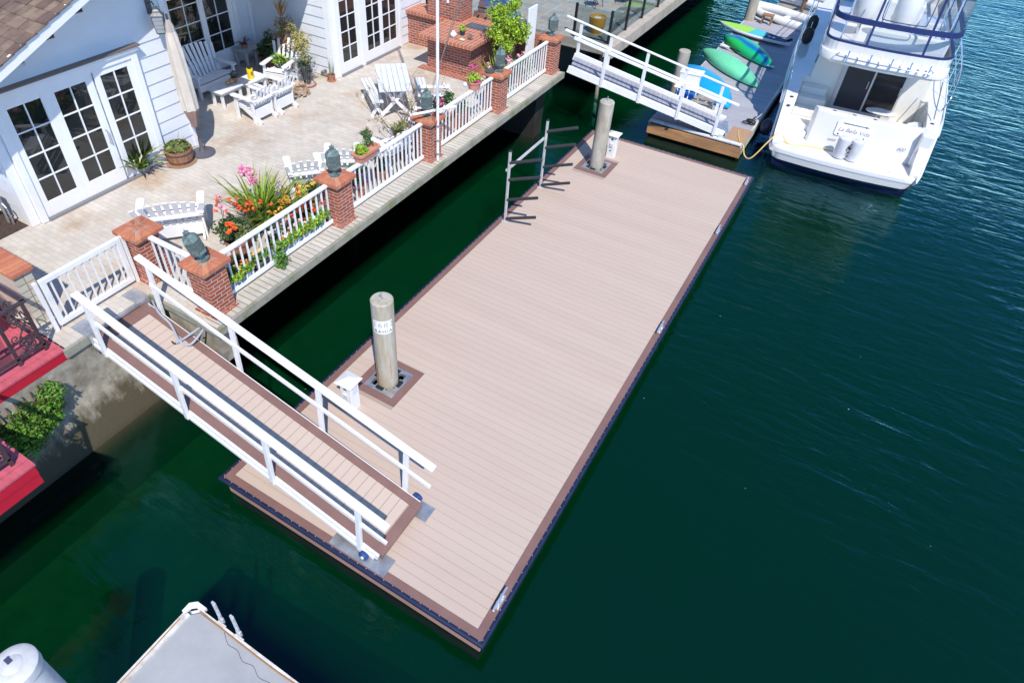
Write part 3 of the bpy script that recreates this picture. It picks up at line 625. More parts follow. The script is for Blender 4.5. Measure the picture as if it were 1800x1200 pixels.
# wing behind: recessed wall with doors, return wall, projecting wall
h2 = thing('house_wing', 'white clapboard house wing with a recessed entry and two sets of glazed doors', 'house', (-7,9.7,H))
mb = MB(); siding(mb, 0, -8.6, 1, 5.25, 9.7, H+.02, 4.6); siding(mb, 1, 9.7, -1, -8.6, -5.82, H+.02, 5.2, course=.25); siding(mb, 0, -5.82, 1, 9.7, 13.85, H+.02, 4.4, course=.25)
mb.build('siding', SIDING, h2)
mb = MB(); mb.box(-16,5.25,H,-8.62,9.71,4.9); mb.box(-16,9.72,H,-5.84,13.84,5.2); mb.build('wall', SIDING, h2)
boxes('corner_board', TRIM, h2, (-5.83,9.66,H+.01,-5.78,9.80,5.2), (-5.96,9.66,H+.01,-5.835,9.70,5.2), (-5.83,13.74,H+.01,-5.78,13.88,4.4), (-8.6,9.60,H+.01,-8.5,9.68,4.49))
french(h2, -8.6, [(7.05,8.12,7.2,8.03),(8.12,9.08,8.2,8.93)], H+.06, 2.0, 3.75, 3.9, 4)
french(h2, -5.82, [(9.9,10.76,10.03,10.63),(10.92,11.68,11.07,11.62),(11.68,12.5,11.76,12.37)], H+.06, 1.83, 3.75, 3.9, 5, None)
for x, a, b in ((-8.6,6.92,7.045),(-8.6,9.085,9.2),(-5.82,9.82,9.895),(-5.82,12.505,12.62),(-5.82,10.765,10.915)): boxes('door_frame', TRIM, h2, (x-.01,a,H+.012,x+.085,b,3.98), bevel=.005)
boxes('door_sill', MATS['grey_sill'], h2, (-8.6,7.05,H+.004,-8.48,9.08,H+.055), (-5.82,9.9,H+.004,-5.71,10.76,H+.055), (-5.82,10.92,H+.004,-5.71,12.5,H+.055))
# furniture glimpsed through the recessed doors is only reflections and dark glass

# ================================================================== BRICK PILLARS, FENCE, GATE
def pillar(name, label, x, y):
    t = thing(name, label, 'brick pillar', (x,y,H), 0, 'brick pillars along the patio')
    mb = MB(); mb.box(-.20,-.20,0,.20,.20,.88); mb.box(-.24,-.24,0,.24,.24,.03); mb.build('shaft', BRICK, t, world=False)
    # pinwheel cap: grooved brick segments on a mortar bed
    mb = MB(); c, z0, z1, zc = .275, .88, .945, .985
    mb.box(-c+.008,-c+.008,z0,c-.008,c-.008,z1-.004); mb.add([(-c+.01,-c+.01,z1-.006),(c-.01,-c+.01,z1-.006),(c-.01,c-.01,z1-.006),(-c+.01,c-.01,z1-.006),(0,0,zc-.006)],[(0,1,4),(1,2,4),(2,3,4),(3,0,4)])
    mb.build('mortar_bed', CAPM, t, world=False)
    mb = MB()
    for k in range(4):
        R = Matrix.Rotation(k*PI/2, 4, 'Z'); cuts = (-1, -.56, -.19, .19, .56, 1)
        for i in range(5):
            a, b = cuts[i]*c, cuts[i+1]*c; f = .10 if i == 2 else .02
            if i in (0, 4): e0, e1 = (a, b) ; 
            pts = [(a,-c),(b,-c),(b*.30,-c*.30),(a*.30,-c*.30)] if i == 2 else [(a,-c),(b,-c),(b*(.30 if i < 2 else .55),-c*(.30 if i < 2 else .55)),(a*(.55 if i < 2 else .30),-c*(.55 if i < 2 else .30))]
            cx_ = sum(p[0] for p in pts)/4; cy_ = sum(p[1] for p in pts)/4
            def shr(p): # keep a constant joint
                dx, dy = cx_-p[0], cy_-p[1]; L = math.hypot(dx,dy); return (p[0]+dx/L*.011, p[1]+dy/L*.011 if p[1] > -c+.001 else p[1])
            pts = [shr(p) for p in pts]; zz = lambda x, y: zc+(z1-zc)*max(abs(x),abs(y))/c
            top = [R @ Vector((x,y,zz(x,y)+.002)) for x, y in pts]; bot = [R @ Vector((x,y,z0+.006)) for x, y in pts]
            mb.add(bot+top, [(4,5,6,7),(0,1,5,4),(1,2,6,5),(2,3,7,6),(3,0,4,7)])
        for sg in (-1, 1):
            pts = [(sg*c*.29,-c*.29),(sg*c*.015,-c*.29),(sg*c*.01,-c*.03)]; 
            if sg < 0: pts = pts
            else: pts = pts[::-1]
            mb.add([R @ Vector((x+sg*.002*0,y,zc+(z1-zc)*max(abs(x),abs(y))/c+.002)) for x, y in pts], [(0,1,2)])
    mb.build('brick_cap', CAPB, t, world=False)
    return t
PX = -1.46
pillar('brick_pillar', 'brick pillar with a bare pinwheel cap standing next to the white gate', -2.97, 1.66)
pn = ['brick pillar at the patio corner beside the near gangway, carrying the leaning lantern', 'brick pillar in the middle of the fence between the flower boxes and the terracotta trough',
      'brick pillar with the white flagpole strapped to it', 'brick pillar beside the pink geranium pot, below the brick counter', 'last brick pillar at the foot of the far gangway']
PY = [1.66, 4.69, 7.68, 10.63, 13.58]
for y, lb in zip(PY, pn): pillar('brick_pillar', lb, PX, y)

def fence(label, a, b, n=None, group='white picket rail panels between the brick pillars', zt=.90):
    """white railing panel from a to b at patio level"""
    a = Vector(a); b = Vector(b); t = thing('railing_panel', label, 'railing', (a+b)/2, 0, group)
    d = (b-a); L = d.length; d.normalize(); z = Vector((0,0,1)); n = n or int(L/.135)
    mb = MB(); mb.bar(a+z*(zt-.025), b+z*(zt-.025), .085, .05); mb.build('top_rail', W_, t, bevel=.008)
    mb = MB(); mb.bar(a+z*.09, b+z*.09, .05, .075); mb.build('bottom_rail', W_, t, bevel=.008)
    for i in range(n):
        p = a+d*(L*(i+.5)/n); mb = MB(); mb.bar(p+z*.10, p+z*(zt-.03), .026, .026, up=(0,1,0) if abs(d.x) > .5 else (1,0,0)); mb.build('baluster', W_, t)
    return t
FXX = -1.46
lab = ['white railing panel hung with flower boxes next to the leaning lantern', 'white railing panel carrying the terracotta trough', 'white railing panel carrying the pink geranium pot', 'white railing panel farthest along, ending at the far gangway pillar']
for i in range(4): fence(lab[i], (FXX,PY[i]+.2,H), (FXX,PY[i+1]-.2,H))
fence('short white railing panel between the gate pillar and the corner pillar', (-2.77,1.66,H), (-1.66,1.66,H), 7)
# gate
gt2 = thing('patio_gate', 'white barred gate closing the head of the near gangway', 'gate', (-3.05,.7,H))
y0, y1, z0, z1 = .02, 1.36, H+.06, H+.93; gx = -3.05
mb = MB(); mb.box(gx-.03,y0,z1-.085,gx+.03,y1,z1); mb.box(gx-.03,y0,z0,gx+.03,y1,z0+.085); mb.box(gx-.028,y0,z0+.085,gx+.028,y0+.085,z1-.085); mb.box(gx-.028,y1-.085,z0+.085,gx+.028,y1,z1-.085); mb.build('gate_frame', W_, gt2, bevel=.006)
for i in range(9):
    y = y0+.085+(y1-y0-.17)*(i+.5)/9; mb = MB(); mb.box(gx-.012,y-.012,z0+.08,gx+.012,y+.012,z1-.08); mb.build('bar', W_, gt2)
for y in (-.045, 1.40): mb = MB(); mb.box(gx-.03,y-.025,H,gx+.03,y+.03,z1); mb.build('gate_post', W_, gt2, bevel=.005)

# lanterns
def lantern(label, x, y, rot=0, tilt=None, base=True):
    t = thing('pillar_lantern', label, 'lantern', (x,y,H+.985), rot, 'verdigris lanterns on the brick pillars')
    if tilt: t.rotation_euler = tilt
    t.scale = (1.12,1.12,1.12); mb = MB(); mb.lathe([(.085,0),(.085,.012),(.04,.025),(.028,.06),(.055,.09)], 16); mb.build('base', VERD, t, world=False, smooth=True)
    n = 6; mb = MB()
    mb.lathe([(.06,.085),(.115,.13),(.12,.16),(.10,.165)], n); mb.lathe([(.118,.36),(.10,.40),(.055,.445),(.03,.455),(.03,.475),(.045,.48),(.045,.492),(.012,.50),(.006,.54)], n)
    for i in range(n):
        a = 2*PI*i/n; p = lambda r, z: (r*math.cos(a), r*math.sin(a), z); mb.tube(p(.112,.15), p(.116,.36), .006, 5)
    for z in (.22,.29): mb.path([(.113*math.cos(2*PI*i/n),.113*math.sin(2*PI*i/n),z) for i in range(n)], .0035, 4, closed=True)
    mb.build('lantern_cage', VERD, t, world=False)
    mb = MB(); mb.lathe([(.105,.15),(.109,.36)], n); mb.build('glass_panes', LGLASS, t, world=False)
    mb = MB(); mb.tube((0,0,.10),(0,0,.26),.016,8); mb.build('candle_tube', mat('candle', (.5,.48,.4), .6), t, world=False)
    return t
lantern('leaning verdigris lantern on the corner pillar, tipped over toward the patio', PX, PY[0], .4, (math.radians(9), math.radians(-11), .5))
lantern('upright verdigris lantern on the pillar between the two nearest white chairs and the fence', PX, PY[1], .5)
lantern('verdigris lantern on the pillar that holds the flagpole', PX-.03, PY[2], .2)
lantern('verdigris lantern standing beside a dark round disc on a pillar cap', PX+.06, PY[3], 0)
lantern('verdigris lantern on the last pillar at the far gangway', PX, PY[4], .3)
mb = MB(); mb.lathe([(.125,.0),(.125,.012),(.03,.03)], 20, (PX-.12,PY[3]-.15,H+.975)); tag(mb.build('metal_disc', mat('disc_grey', (.10,.12,.13), .4, .4), None, smooth=True), 'dark round metal disc lying on the pillar cap beside a lantern', 'disc')
mb = MB(); mb.lathe([(.05,0),(.075,.04),(.06,.085),(.03,.10)], 12, (PX-.17,PY[2]-.04,H+.97)); tag(mb.build('rust_pot', mat('rusty_brown', (.14,.05,.035), .5), None, smooth=True), 'small rusty brown bowl beside the lantern on the flagpole pillar', 'bowl')
# flagpole
fp = thing('flagpole', 'tall slim white flagpole strapped to a brick pillar', 'flagpole', (-1.20,7.66,H))
mb = MB(); mb.tube((-1.20,7.66,H+.02),(-1.20,7.66,H+8.5),.032,12); mb.build('pole', W_, fp, smooth=True)
mb = MB()
for z in (.15,.47,.80): mb.box(-1.25,7.62,H+z,-1.16,7.70,H+z+.035)
mb.build('strap', GALV, fp)
mb = MB(); 
mb.tube((-1.55,7.25,H+1.12),(-1.02,8.07,H+1.14),.028,10); mb.build('short_spar', W_, fp, smooth=True)
a = PH(823,130,0) ; b = AT(812,10,H+3.2)
mb = MB(); p0 = AT(788,126,H+.0); p1 = AT(812,0,H+4.2); q1 = AT(806,0,H+4.2)
p0 = Vector((-3.35,10.55,H+.02))
mb.tube(p0, p1, .008, 5); mb.tube(p0+Vector((.05,0,.0)), q1, .006, 5); tag(mb.build('halyard_rope', mat('rope_tan', (.55,.46,.36), .8)), 'taut pair of thin tan ropes rising from the patio past the brick counter', 'rope')
# ================================================================== BRICK COUNTER, GRILL
bc = thing('barbecue_counter', 'red brick barbecue counter with overhanging brick top at the back of the patio', 'counter', (-3.7,12.6,H))
mb = MB(); mb.box(-4.35,11.88,H,-2.98,13.7,H+.86); mb.box(-6.3,13.0,H,-4.35,13.7,H+.86); mb.build('brick_base', BRICKO, bc)
mb = MB(); mb.box(-4.5,11.6,H+.0,-2.92,11.88,H+.02); mb.box(-2.98,11.6,H,-2.75,13.7,H+.021); mb.build('brick_footing', BRICK, bc)
BRTOP = brickmat('brick_top', (.47,.17,.09), (.40,.13,.08), (.55,.40,.32), .115, .23, .010, offset=0, bump=.5)
mb = MB(); mb.box(-4.47,11.55,H+.862,-2.76,13.7,H+.95); mb.box(-6.3,12.9,H+.863,-4.472,13.7,H+.949); mb.build('brick_top', BRTOP, bc)
mb = MB(); mb.box(-5.1,13.0,H+.95,-4.0,13.6,H+1.75); mb.build('raised_back', BRICKO, bc)
mb = MB(); mb.box(-5.12,12.98,H+1.752,-3.98,13.62,H+1.80); mb.build('raised_cap', BRTOP, bc)
mb = MB(); mb.box(-4.45,12.97,H+1.38,-4.38,12.995,H+1.49); mb.build('wall_socket', W_, bc)
mb = MB(); mb.box(-3.75,12.75,H+.955,-3.10,13.15,H+.965); mb.box(-3.7,12.8,H+.966,-3.15,13.1,H+.972); mb.build('hob_lid', mat('stone_grey', (.14,.15,.16), .4, .3), bc, bevel=.004)
STN = mat('brushed_steel', (.55,.56,.57), .25, 1., var=(12,.15))
gr = thing('gas_grill', 'stainless steel built-in gas grill on the brick counter', 'grill', (-3.3,13.9,H+.95))
mb = MB(); mb.box(-3.95,13.6,H+.55,-2.75,14.25,H+1.12); mb.build('grill_body', STN, gr, bevel=.02)
mb = MB(); rings = []
for x in (-3.85,-2.95):
    rings.append([Vector((x, 13.95+.30*math.cos(a), H+1.12+.36*math.sin(a))) for a in [i*PI/10 for i in range(11)]])
mb.loft(rings); mb.build('grill_hood', STN, gr, smooth=True)
mb = MB()
for x in (-3.8,-3.55,-3.3): mb.tube((x,13.6,H+1.0),(x,13.56,H+1.0),.028,10)
mb.bar((-3.8,13.57,H+1.25),(-3.0,13.57,H+1.25),.02,.02); mb.build('control_knob', BLACKM, gr)
sb = thing('side_hood', 'curved polished steel hood next to the grill on the brick counter', 'grill', (-2.75,13.7,H+.9))
mb = MB(); rings = []
for x, k in ((-3.0,1),(-2.35,1)):
    rings.append([Vector((x+.0, 13.45+.42*math.cos(a), H+.97+.27*math.sin(a))) for a in [i*PI/10 for i in range(11)]])
mb.loft(rings); mb.build('hood', STN, sb, smooth=True)
mb = MB(); mb.box(-3.02,13.0,H+.951,-2.3,13.9,H+.969); mb.build('hood_tray', BLACKM, sb)
# small things on the counter
r_ = random.Random(11)
def pt_top(u, v): return AT(u, v, H+.95)
c = pt_top(797,66); mb = MB(); mb.lathe([(.04,0),(.085,.05),(.09,.09),(.045,.14),(.05,.16)], 16, c); tag(mb.build('white_vase', W_, None, smooth=True), 'round white vase on the brick counter top', 'vase')
c = pt_top(813,62); t = thing('potted_succulent', 'pale green succulent in a dark blue pot on the brick counter', 'potted plant', c)
mb = MB(); mb.lathe(pot_prof(.075,.11), 14, c); mb.build('pot', mat('blue_glaze', (.01,.05,.10), .2), t, smooth=True); mb = MB(); leaves(mb, c+Vector((0,0,.18)), (.10,.10,.09), 90, .06, r_); mb.build('foliage', G3, t)
c = pt_top(826,70); mb = MB(); R3 = .075
for k in range(9):
    ax = Vector((r_.gauss(0,1),r_.gauss(0,1),r_.gauss(0,1))).normalized(); u = ax.orthogonal().normalized(); v = ax.cross(u)
    mb.path([c+Vector((0,0,R3))+(u*math.cos(i*PI/7)+v*math.sin(i*PI/7))*R3 for i in range(14)], .004, 4, closed=True)
tag(mb.build('wire_ball', mat('rusty_wire', (.2,.16,.14), .6)), 'small ball of rusty wire on the brick counter top', 'ornament')
c = pt_top(812,72); mb = MB(); mb.ball(c+Vector((0,0,.03)), .09, .05, .035); tag(mb.build('pale_stone', mat('pale_stone', (.6,.55,.35), .7), None, smooth=True), 'pale flat stone lying on the brick counter top', 'stone')
mb = MB(); mb.box(-1.9,12.9,H,-1.85,13.35,H+1.75)
tag(mb.build('white_screen', W_, None, bevel=.01), 'tall narrow white board behind the bright green bush', 'screen')
t = thing('brick_divider', 'low brick divider with a small brick post behind the bright green bush', 'brick wall', (-2.2,13.5,H))
mb = MB(); mb.box(-2.72,12.95,H,-2.45,13.2,H+1.05); mb.box(-2.6,13.70,H,-1.7,13.9,H+.85); mb.build('brickwork', BRICKO, t)
mb = MB(); mb.box(-2.75,12.92,H+1.052,-2.42,13.23,H+1.12); mb.build('brick_cap', CAPB, t, bevel=.01)

# ================================================================== LEFT SIDE: low wall, red decks, ironwork
t = thing('garden_wall', 'low beige wall topped with bricks on the left of the gate', 'wall', (-6,0,1.0))
mb = MB(); mb.box(-12,-.11,.5,-3.47,.11,2.42); mb.build('stucco_face', STUCCO, t)
QU = brickmat('quoin_pavers', (.58,.55,.45), (.50,.46,.36), (.28,.25,.2), .6, .125, .008, offset=0, bump=.6)
mb = MB(); mb.box(-3.469,-.125,1.0,-3.40,.125,2.42); mb.build('paver_end', QU, t)
mb = MB()
x = -3.36; rr = random.Random(2)
while x > -8: mb.box(x-.095,-.17,2.42,x-.003,.17,2.50); x -= .10
mb.build('brick_cap', CAPB, t, bevel=.012)
def facing(n, l):
    lw = n.new('ShaderNodeLayerWeight'); lw.inputs[0].default_value = .5; p = n.new('ShaderNodeMath'); p.operation = 'POWER'; p.inputs[1].default_value = 4; l.new(lw.outputs['Facing'], p.inputs[0])
    q = n.new('ShaderNodeMath'); q.operation = 'MULTIPLY_ADD'; q.inputs[1].default_value = .9; q.inputs[2].default_value = .05; l.new(p.outputs[0], q.inputs[0]); return q.outputs[0]
def scroll(mb, o, u, v, s, turns=1.4, r=.011):
    pts = []
    for i in range(22):
        k = i/21; a = k*turns*2*PI; rad = s*(1-k*.82); pts.append(o+u*(rad*math.cos(a))+v*(rad*math.sin(a)))
    mb.path(pts, r, 5)
IR = mat('brown_iron', (.075,.055,.06), .4, .3, var=(10,.2))
def redunit(name, label, x1, y1, z, ylen, xlen, n_rail, lab_r):
    t = thing(name, label, 'deck', (x1-1,y1-1,z-.4), 0, 'red painted decks of the house next door')
    mb = MB(); x = x1
    for i in range(3): mb.box(x-.135,y1-ylen,z-.035,x-.004,y1,z); x -= .14
    mb.box(x1-xlen,y1-.14,z-.035,x-.002,y1,z); mb.box(x1-xlen,y1-ylen,z-.045,x-.002,y1-.143,z-.008)
    mb.build('deck_boards', REDT, t)
    mb = MB(); mb.box(x1-.05,y1-ylen,z-.20,x1-.015,y1-.015,z-.037); mb.box(x1-.06,y1-ylen,z-.38,x1-.022,y1-.02,z-.205); mb.box(x1-xlen,y1-.05,z-.38,x1-.061,y1-.02,z-.037); mb.build('fascia', RED, t)
    r = thing('iron_railing', lab_r, 'railing', (x1-.25,y1-.2,z), 0, 'ornate iron railings on the red decks')
    xr = x1-.22; ys = [y1-.16, y1-.55, y1-1.75, y1-2.9]
    mb = MB(); mb.bar((xr,y1-.10,z+.92),(xr,y1-ylen,z+.92),.06,.035); mb.bar((xr,y1-.13,z+.92),(xr-2.2,y1-.13,z+.92),.06,.035); mb.bar((xr,y1-.13,z+.12),(xr,y1-ylen,z+.12),.045,.03); mb.bar((xr,y1-.5,z+.70),(xr,y1-ylen,z+.70),.035,.025); mb.bar((xr,y1-.13,z+.12),(xr-2.2,y1-.13,z+.12),.04,.03); mb.build('rail', IR, r)
    for y in ys[:3]: mb = MB(); mb.bar((xr,y,z),(xr,y,z+.91),.045,.045,up=(1,0,0)); mb.build('post', IR, r)
    mb = MB(); U = Vector((0,1,0)); V = Vector((0,0,1)); UX = Vector((1,0,0))
    for k, (zz, sg) in enumerate(((.75,1),(.52,-1),(.32,1),(.22,-1))):
        scroll(mb, Vector((xr,y1-.30-.06*sg,z+zz)), U*sg, V, .085); scroll(mb, Vector((xr,y1-.40+.05*sg,z+zz-.08)), U*-sg, V*-1, .07)
    mb.path([(xr,y1-.3+.07*math.sin(i*.9),z+.14+i*.055) for i in range(15)], .012, 5)
    for k in range(5): scroll(mb, Vector((xr,y1-.7-.22*k,z+.81)), U, V*(1 if k%2 else -1), .075)
    for k in range(5): scroll(mb, Vector((xr-.25-.35*k,y1-.13,z+.5)), UX, V*(1 if k%2 else -1), .16)
    mb.build('scrollwork', IR, r)
    GLP = bpy.data.materials.get('railing_glass')
    if not GLP:
        GLP = bpy.data.materials.new('railing_glass'); GLP.use_nodes = True; n = GLP.node_tree.nodes; l = GLP.node_tree.links; n.remove(n['Principled BSDF'])
        a = n.new('ShaderNodeBsdfTransparent'); a.inputs[0].default_value = (.80,.86,.86,1); b = n.new('ShaderNodeBsdfGlossy'); b.inputs[1].default_value = .02; f = facing(n, l); mx = n.new('ShaderNodeMixShader')
        l.new(f, mx.inputs[0]); l.new(a.outputs[0], mx.inputs[1]); l.new(b.outputs[0], mx.inputs[2]); l.new(mx.outputs[0], n['Material Output'].inputs[0])
    mb = MB(); mb.box(xr-.004,y1-ylen,z+.15,xr+.004,y1-.6,z+.68); mb.build('glass_panel', GLP, r)
    return t
redunit('red_deck', 'red painted deck edge beside the low beige wall, upper left of the hanging shrub', -2.60, -.22, 1.5, 5, 4, 0, 'brown iron railing with scrolls next to the low beige wall')
redunit('red_deck', 'red painted deck corner jutting over the water below the hanging shrub', -1.08, -1.68, 1.5, 5, 1.6, 0, 'brown iron railing corner on the red deck jutting over the water')
t = thing('kettle_grill', 'pale rounded barbecue kettle standing on the upper red deck', 'grill', (-3.75,-.75,1.28))
mb = MB(); mb.lathe([(.05,.45),(.2,.5),(.28,.62),(.29,.7)], 20, (-3.75,-.75,1.28)); mb.build('bowl', mat('kettle_grey', (.45,.47,.48), .2, .3), t, smooth=True)
mb = MB(); mb.lathe([(.29,.705),(.24,.82),(.12,.89),(.02,.91)], 20, (-3.75,-.75,1.28)); mb.build('lid', mat('kettle_lid', (.5,.52,.53), .15, .3), t, smooth=True)
mb = MB()
for a in (0,2.1,4.2): mb.tube((-3.75,-.75,1.78),(-3.75+.28*math.cos(a),-.75+.28*math.sin(a),1.28),.012,6)
mb.build('tripod_legs', BLACKM, t)
mb = MB(); mb.prism([(-4.6,-.30),(-4.6,-.62),(-3.95,-.60),(-3.72,-.53),(-3.66,-.46),(-3.72,-.38),(-3.95,-.31)], 1.93, 1.97)
o = mb.build('white_board', W_, None, bevel=.01); tag(o, 'white rounded board tip with a dark rim beside the low beige wall', 'board')
mb = MB(); mb.path([(-3.95,-.605,1.95),(-3.715,-.535,1.95),(-3.65,-.46,1.95),(-3.715,-.375,1.95),(-3.95,-.305,1.95)], .022, 8); mb.build('dark_rim', mat('dark_rim', (.05,.06,.07), .5), o, world=True)
# shrub hanging over the wall
rng = random.Random(21)
t = thing('hanging_shrub', 'dense bright green shrub hanging over the seawall below the red deck', 'shrub', (-2.5,-1,.5))
mb = MB()
for (c, R, n) in (((-2.52,-.98,.80),(.16,.28,.30),44), ((-2.5,-1.4,.70),(.20,.36,.34),50), ((-2.53,-.72,.98),(.10,.18,.17),14),((-2.45,-1.15,.58),(.14,.26,.16),18),((-2.5,-1.9,.65),(.24,.36,.34),36)):
    clumps(mb, c, R, n, 60, .13, .055, rng)
mb.build('foliage', mat('shrub_leaf', (.095,.20,.02), .5, island=.6, spec=.35), t)
mb = MB(); 
for i in range(8): mb.path([(-2.6,-.8-.12*i,1.2),(-2.5+.1*rng.random(),-.85-.12*i,.9),(-2.45,-.8-.1*i,.5)], .012, 5)
mb.build('stems', BARK, t)
# gas meter pipes at the corner of the house
t = thing('gas_meter', 'grey gas meter and pipes at the foot of the house wall by a dirt patch', 'gas meter', (-6.4,1.1,H))
mb = MB(); x = -6.35
mb.path([(x,1.22,H+.0),(x,1.22,H+.5),(x-.15,1.22,H+.62),(x-.3,1.22,H+.62)], .022, 8); mb.path([(x+.12,1.24,H),(x+.12,1.24,H+.36),(x+.04,1.24,H+.42)], .018, 8); mb.path([(x-.3,1.22,H+.9),(x-.35,1.22,H+.5),(x-.32,1.22,H+.1)], .02, 8)
mb.build('pipes', GALV, t); mb = MB(); mb.box(x-.20,1.10,H+.35,x+.0,1.28,H+.62); mb.build('meter_body', mat('meter_grey', (.42,.44,.46), .4, .3), t, bevel=.03)
mb = MB(); mb.box(-7.6,.62,H+.004,-5.98,1.35,H+.014); mb.build('planting_bed', SOIL, kind='structure')
mb = MB(); mb.box(-9,.13,H+.004,-5.5,.60,H+.010); mb.build('side_path', mat('plain_concrete', (.52,.50,.46), .9, var=(3,.08), bump=(40,.2)), kind='structure')
# wall lantern on the gable
t = thing('wall_lantern', 'weathered grey coach lantern mounted on the gable wall above the umbrella', 'lantern', (FX+.1,4.9,4.2))
cx, cy, cz = FX+.22, 4.90, 4.02
mb = MB(); LM = mat('pewter', (.13,.14,.15), .45, .5, var=(20,.3))
mb.box(FX+.02,cy-.05,4.36,FX+.05,cy+.05,4.66); mb.path([(FX+.05,cy,4.55),(FX+.16,cy,4.60),(cx,cy,4.52)], .014, 6)
mb.lathe([(.05,.50),(.05,.46),(.085,.43),(.09,.41),(.155,.36),(.16,.345)], 4, (cx,cy,cz)); mb.lathe([(.04,0),(.10,.02),(.105,.035)], 4, (cx,cy,cz))
for k in range(4):
    a = k*PI/2; mb.tube((cx+.105*math.cos(a),cy+.105*math.sin(a),cz+.03),(cx+.145*math.cos(a),cy+.145*math.sin(a),cz+.35),.007,5)
for z, r in ((.11,.115),(.19,.125),(.27,.135)): mb.path([(cx+r*math.cos(k*PI/2),cy+r*math.sin(k*PI/2),cz+z) for k in range(4)], .004, 4, closed=True)
mb.build('lantern_frame', LM, t); mb = MB(); mb.lathe([(.10,.04),(.14,.345)], 4, (cx,cy,cz)); mb.build('glass_panes', mat('lantern_pane', (.30,.33,.36), .2, spec=.8), t)
# folded umbrella
t = thing('patio_umbrella', 'closed beige patio umbrella with a brown skirt leaning on its pole by the house corner', 'umbrella', (-5.52,5.0,H))
b = Vector((-5.52,5.00,H)); ux = b.x; uy = b.y
mb = MB(); mb.lathe([(.26,.0),(.26,.035),(.08,.07),(.04,.16),(.035,.35)], 28, b); mb.build('base', mat('umbrella_base', (.10,.10,.12), .5), t, smooth=True)
mb = MB(); mb.tube(b, b+Vector((0,-.02,2.9)), .022, 10); mb.build('pole', mat('umbrella_pole', (.07,.055,.055), .4), t, smooth=True)
def fold(mb, prof, n=40, ph=0):
    rings = []
    for r, z in prof: rings.append([Vector((ux+r*(1+.13*math.sin(7*2*PI*i/n+z*2+ph))*math.cos(2*PI*i/n), uy-.02+r*(1+.13*math.sin(7*2*PI*i/n+z*2+ph))*math.sin(2*PI*i/n), H+z)) for i in range(n)])
    mb.loft(rings)
mb = MB(); fold(mb, [(.15,1.02),(.155,1.3),(.15,1.7),(.13,2.2),(.10,2.5),(.07,2.64)]); mb.build('canopy', mat('beige_canvas', (.58,.52,.45), .9, var=(5,.1), bump=(8,.5)), t, smooth=True)
mb = MB(); fold(mb, [(.035,.62),(.07,.72),(.13,.98),(.146,1.05)]); mb.build('skirt', mat('brown_canvas', (.30,.19,.16), .9, var=(5,.15), bump=(8,.5)), t, smooth=True)
mb = MB(); fold(mb, [(.085,2.55),(.075,2.68),(.03,2.80)]); mb.build('cap', mat('grey_canvas', (.40,.36,.33), .9), t, smooth=True)

# ================================================================== PATIO FURNITURE
WP = mat('garden_white', (.78,.78,.79), .5, var=(3,.06), bump=(30,.15))
def adirondack(label, loc, rot, w=.62, slats=7, h=.66, name='garden_chair', skirt=False, cat='chair', seat_n=5):
    """faces local +x"""
    t = thing(name, label, cat, loc, rot)
    D = .52
    def part(nm, fn): mb = MB(); fn(mb); return mb.build(nm, WP, t, world=False, bevel=.004)
    for s in (-1,1):
        part('leg', lambda m: m.box(.24,s*w/2-.02*(s>0)-.0,0,.33,s*w/2+.02*(s<0)+.0+(.001),.545) if False else m.box(.24,s*(w/2)-.018,0,.33,s*(w/2)+.018,.545))
        part('leg', lambda m: m.bar((.22,s*(w/2-.04),.36),(-.42,s*(w/2-.04),.02),.036,.12))
        part('rear_post', lambda m: m.bar((-.24,s*(w/2),.0),(-.24,s*(w/2),.545),.036,.08,up=(1,0,0)))
        part('armrest', lambda m: m.prism([(-.36,s*w/2-.045),(-.30,s*w/2-.06),(.36,s*w/2-.075),(.40,s*w/2-.03),(.40,s*w/2+.05),(.34,s*w/2+.075),(-.30,s*w/2+.05),(-.36,s*w/2+.035)], .546, .57))
    def seat(m):
        for i in range(seat_n):
            x = .30-i*(D/seat_n); z = .375-.10*(i/seat_n); m.bar((x-.045,-w/2+.02,z),(x-.045,w/2-.02,z),.092,.022,up=(.18,0,1))
    part('seat', seat)
    part('apron', lambda m: m.box(.334,-w/2-.018,.20,.352,w/2+.018,.36))
    if skirt: part('rear_panel', lambda m: m.box(-.30,-w/2+.02,.10,-.282,w/2-.02,.34))
    part('brace', lambda m: m.box(-.345,-w/2-.03,.50,-.30,w/2+.03,.545))
    def back(m):
        for i in range(slats):
            k = (i-(slats-1)/2)/((slats-1)/2); y0 = k*(w/2-.07); y1 = k*(w/2+.06); hh = h*(1-.16*k*k)
            sw = min(.085, (w-.1)/slats*.84)
            m.bar((-.19,y0,.28),(-.19-.36*hh,y1,.28+.92*hh),sw*.85,.02,up=(1,0,.35),w2=sw*1.08)
    part('back_slats', back)
    return t
P3 = lambda u, v, dz=0: PH(u, v, dz)
adirondack('wide white two seat garden bench with a fan back in the shaded corner', (-7.85,7.36,H), 0, 1.12, 10, .82, 'garden_loveseat', cat='bench')
adirondack('white garden chair with a fan back standing behind the yellow can', (-6.75,8.75,H), math.radians(-75), .60, 6, .78)
adirondack('white garden chair seen from behind, the nearer of the pair at the low table', (-5.86,6.93,H), PI, .56, 6, .60, skirt=True)
adirondack('white garden chair seen from behind, the farther of the pair, next to the driftwood', (-5.84,7.60,H), PI, .56, 6, .60, skirt=True)
adirondack('wide white garden bench with its back to the corner pillar', (-3.62,2.72,H), math.radians(139), 1.02, 9, .66, 'garden_loveseat', skirt=True, cat='bench')
adirondack('white garden chair beside the tall pink orchid, near the middle lantern pillar', (-2.72,5.18,H), math.radians(140), .60, 6, .62)
adirondack('white garden chair right behind the terracotta trough', (-2.42,5.98,H), math.radians(128), .60, 6, .62)
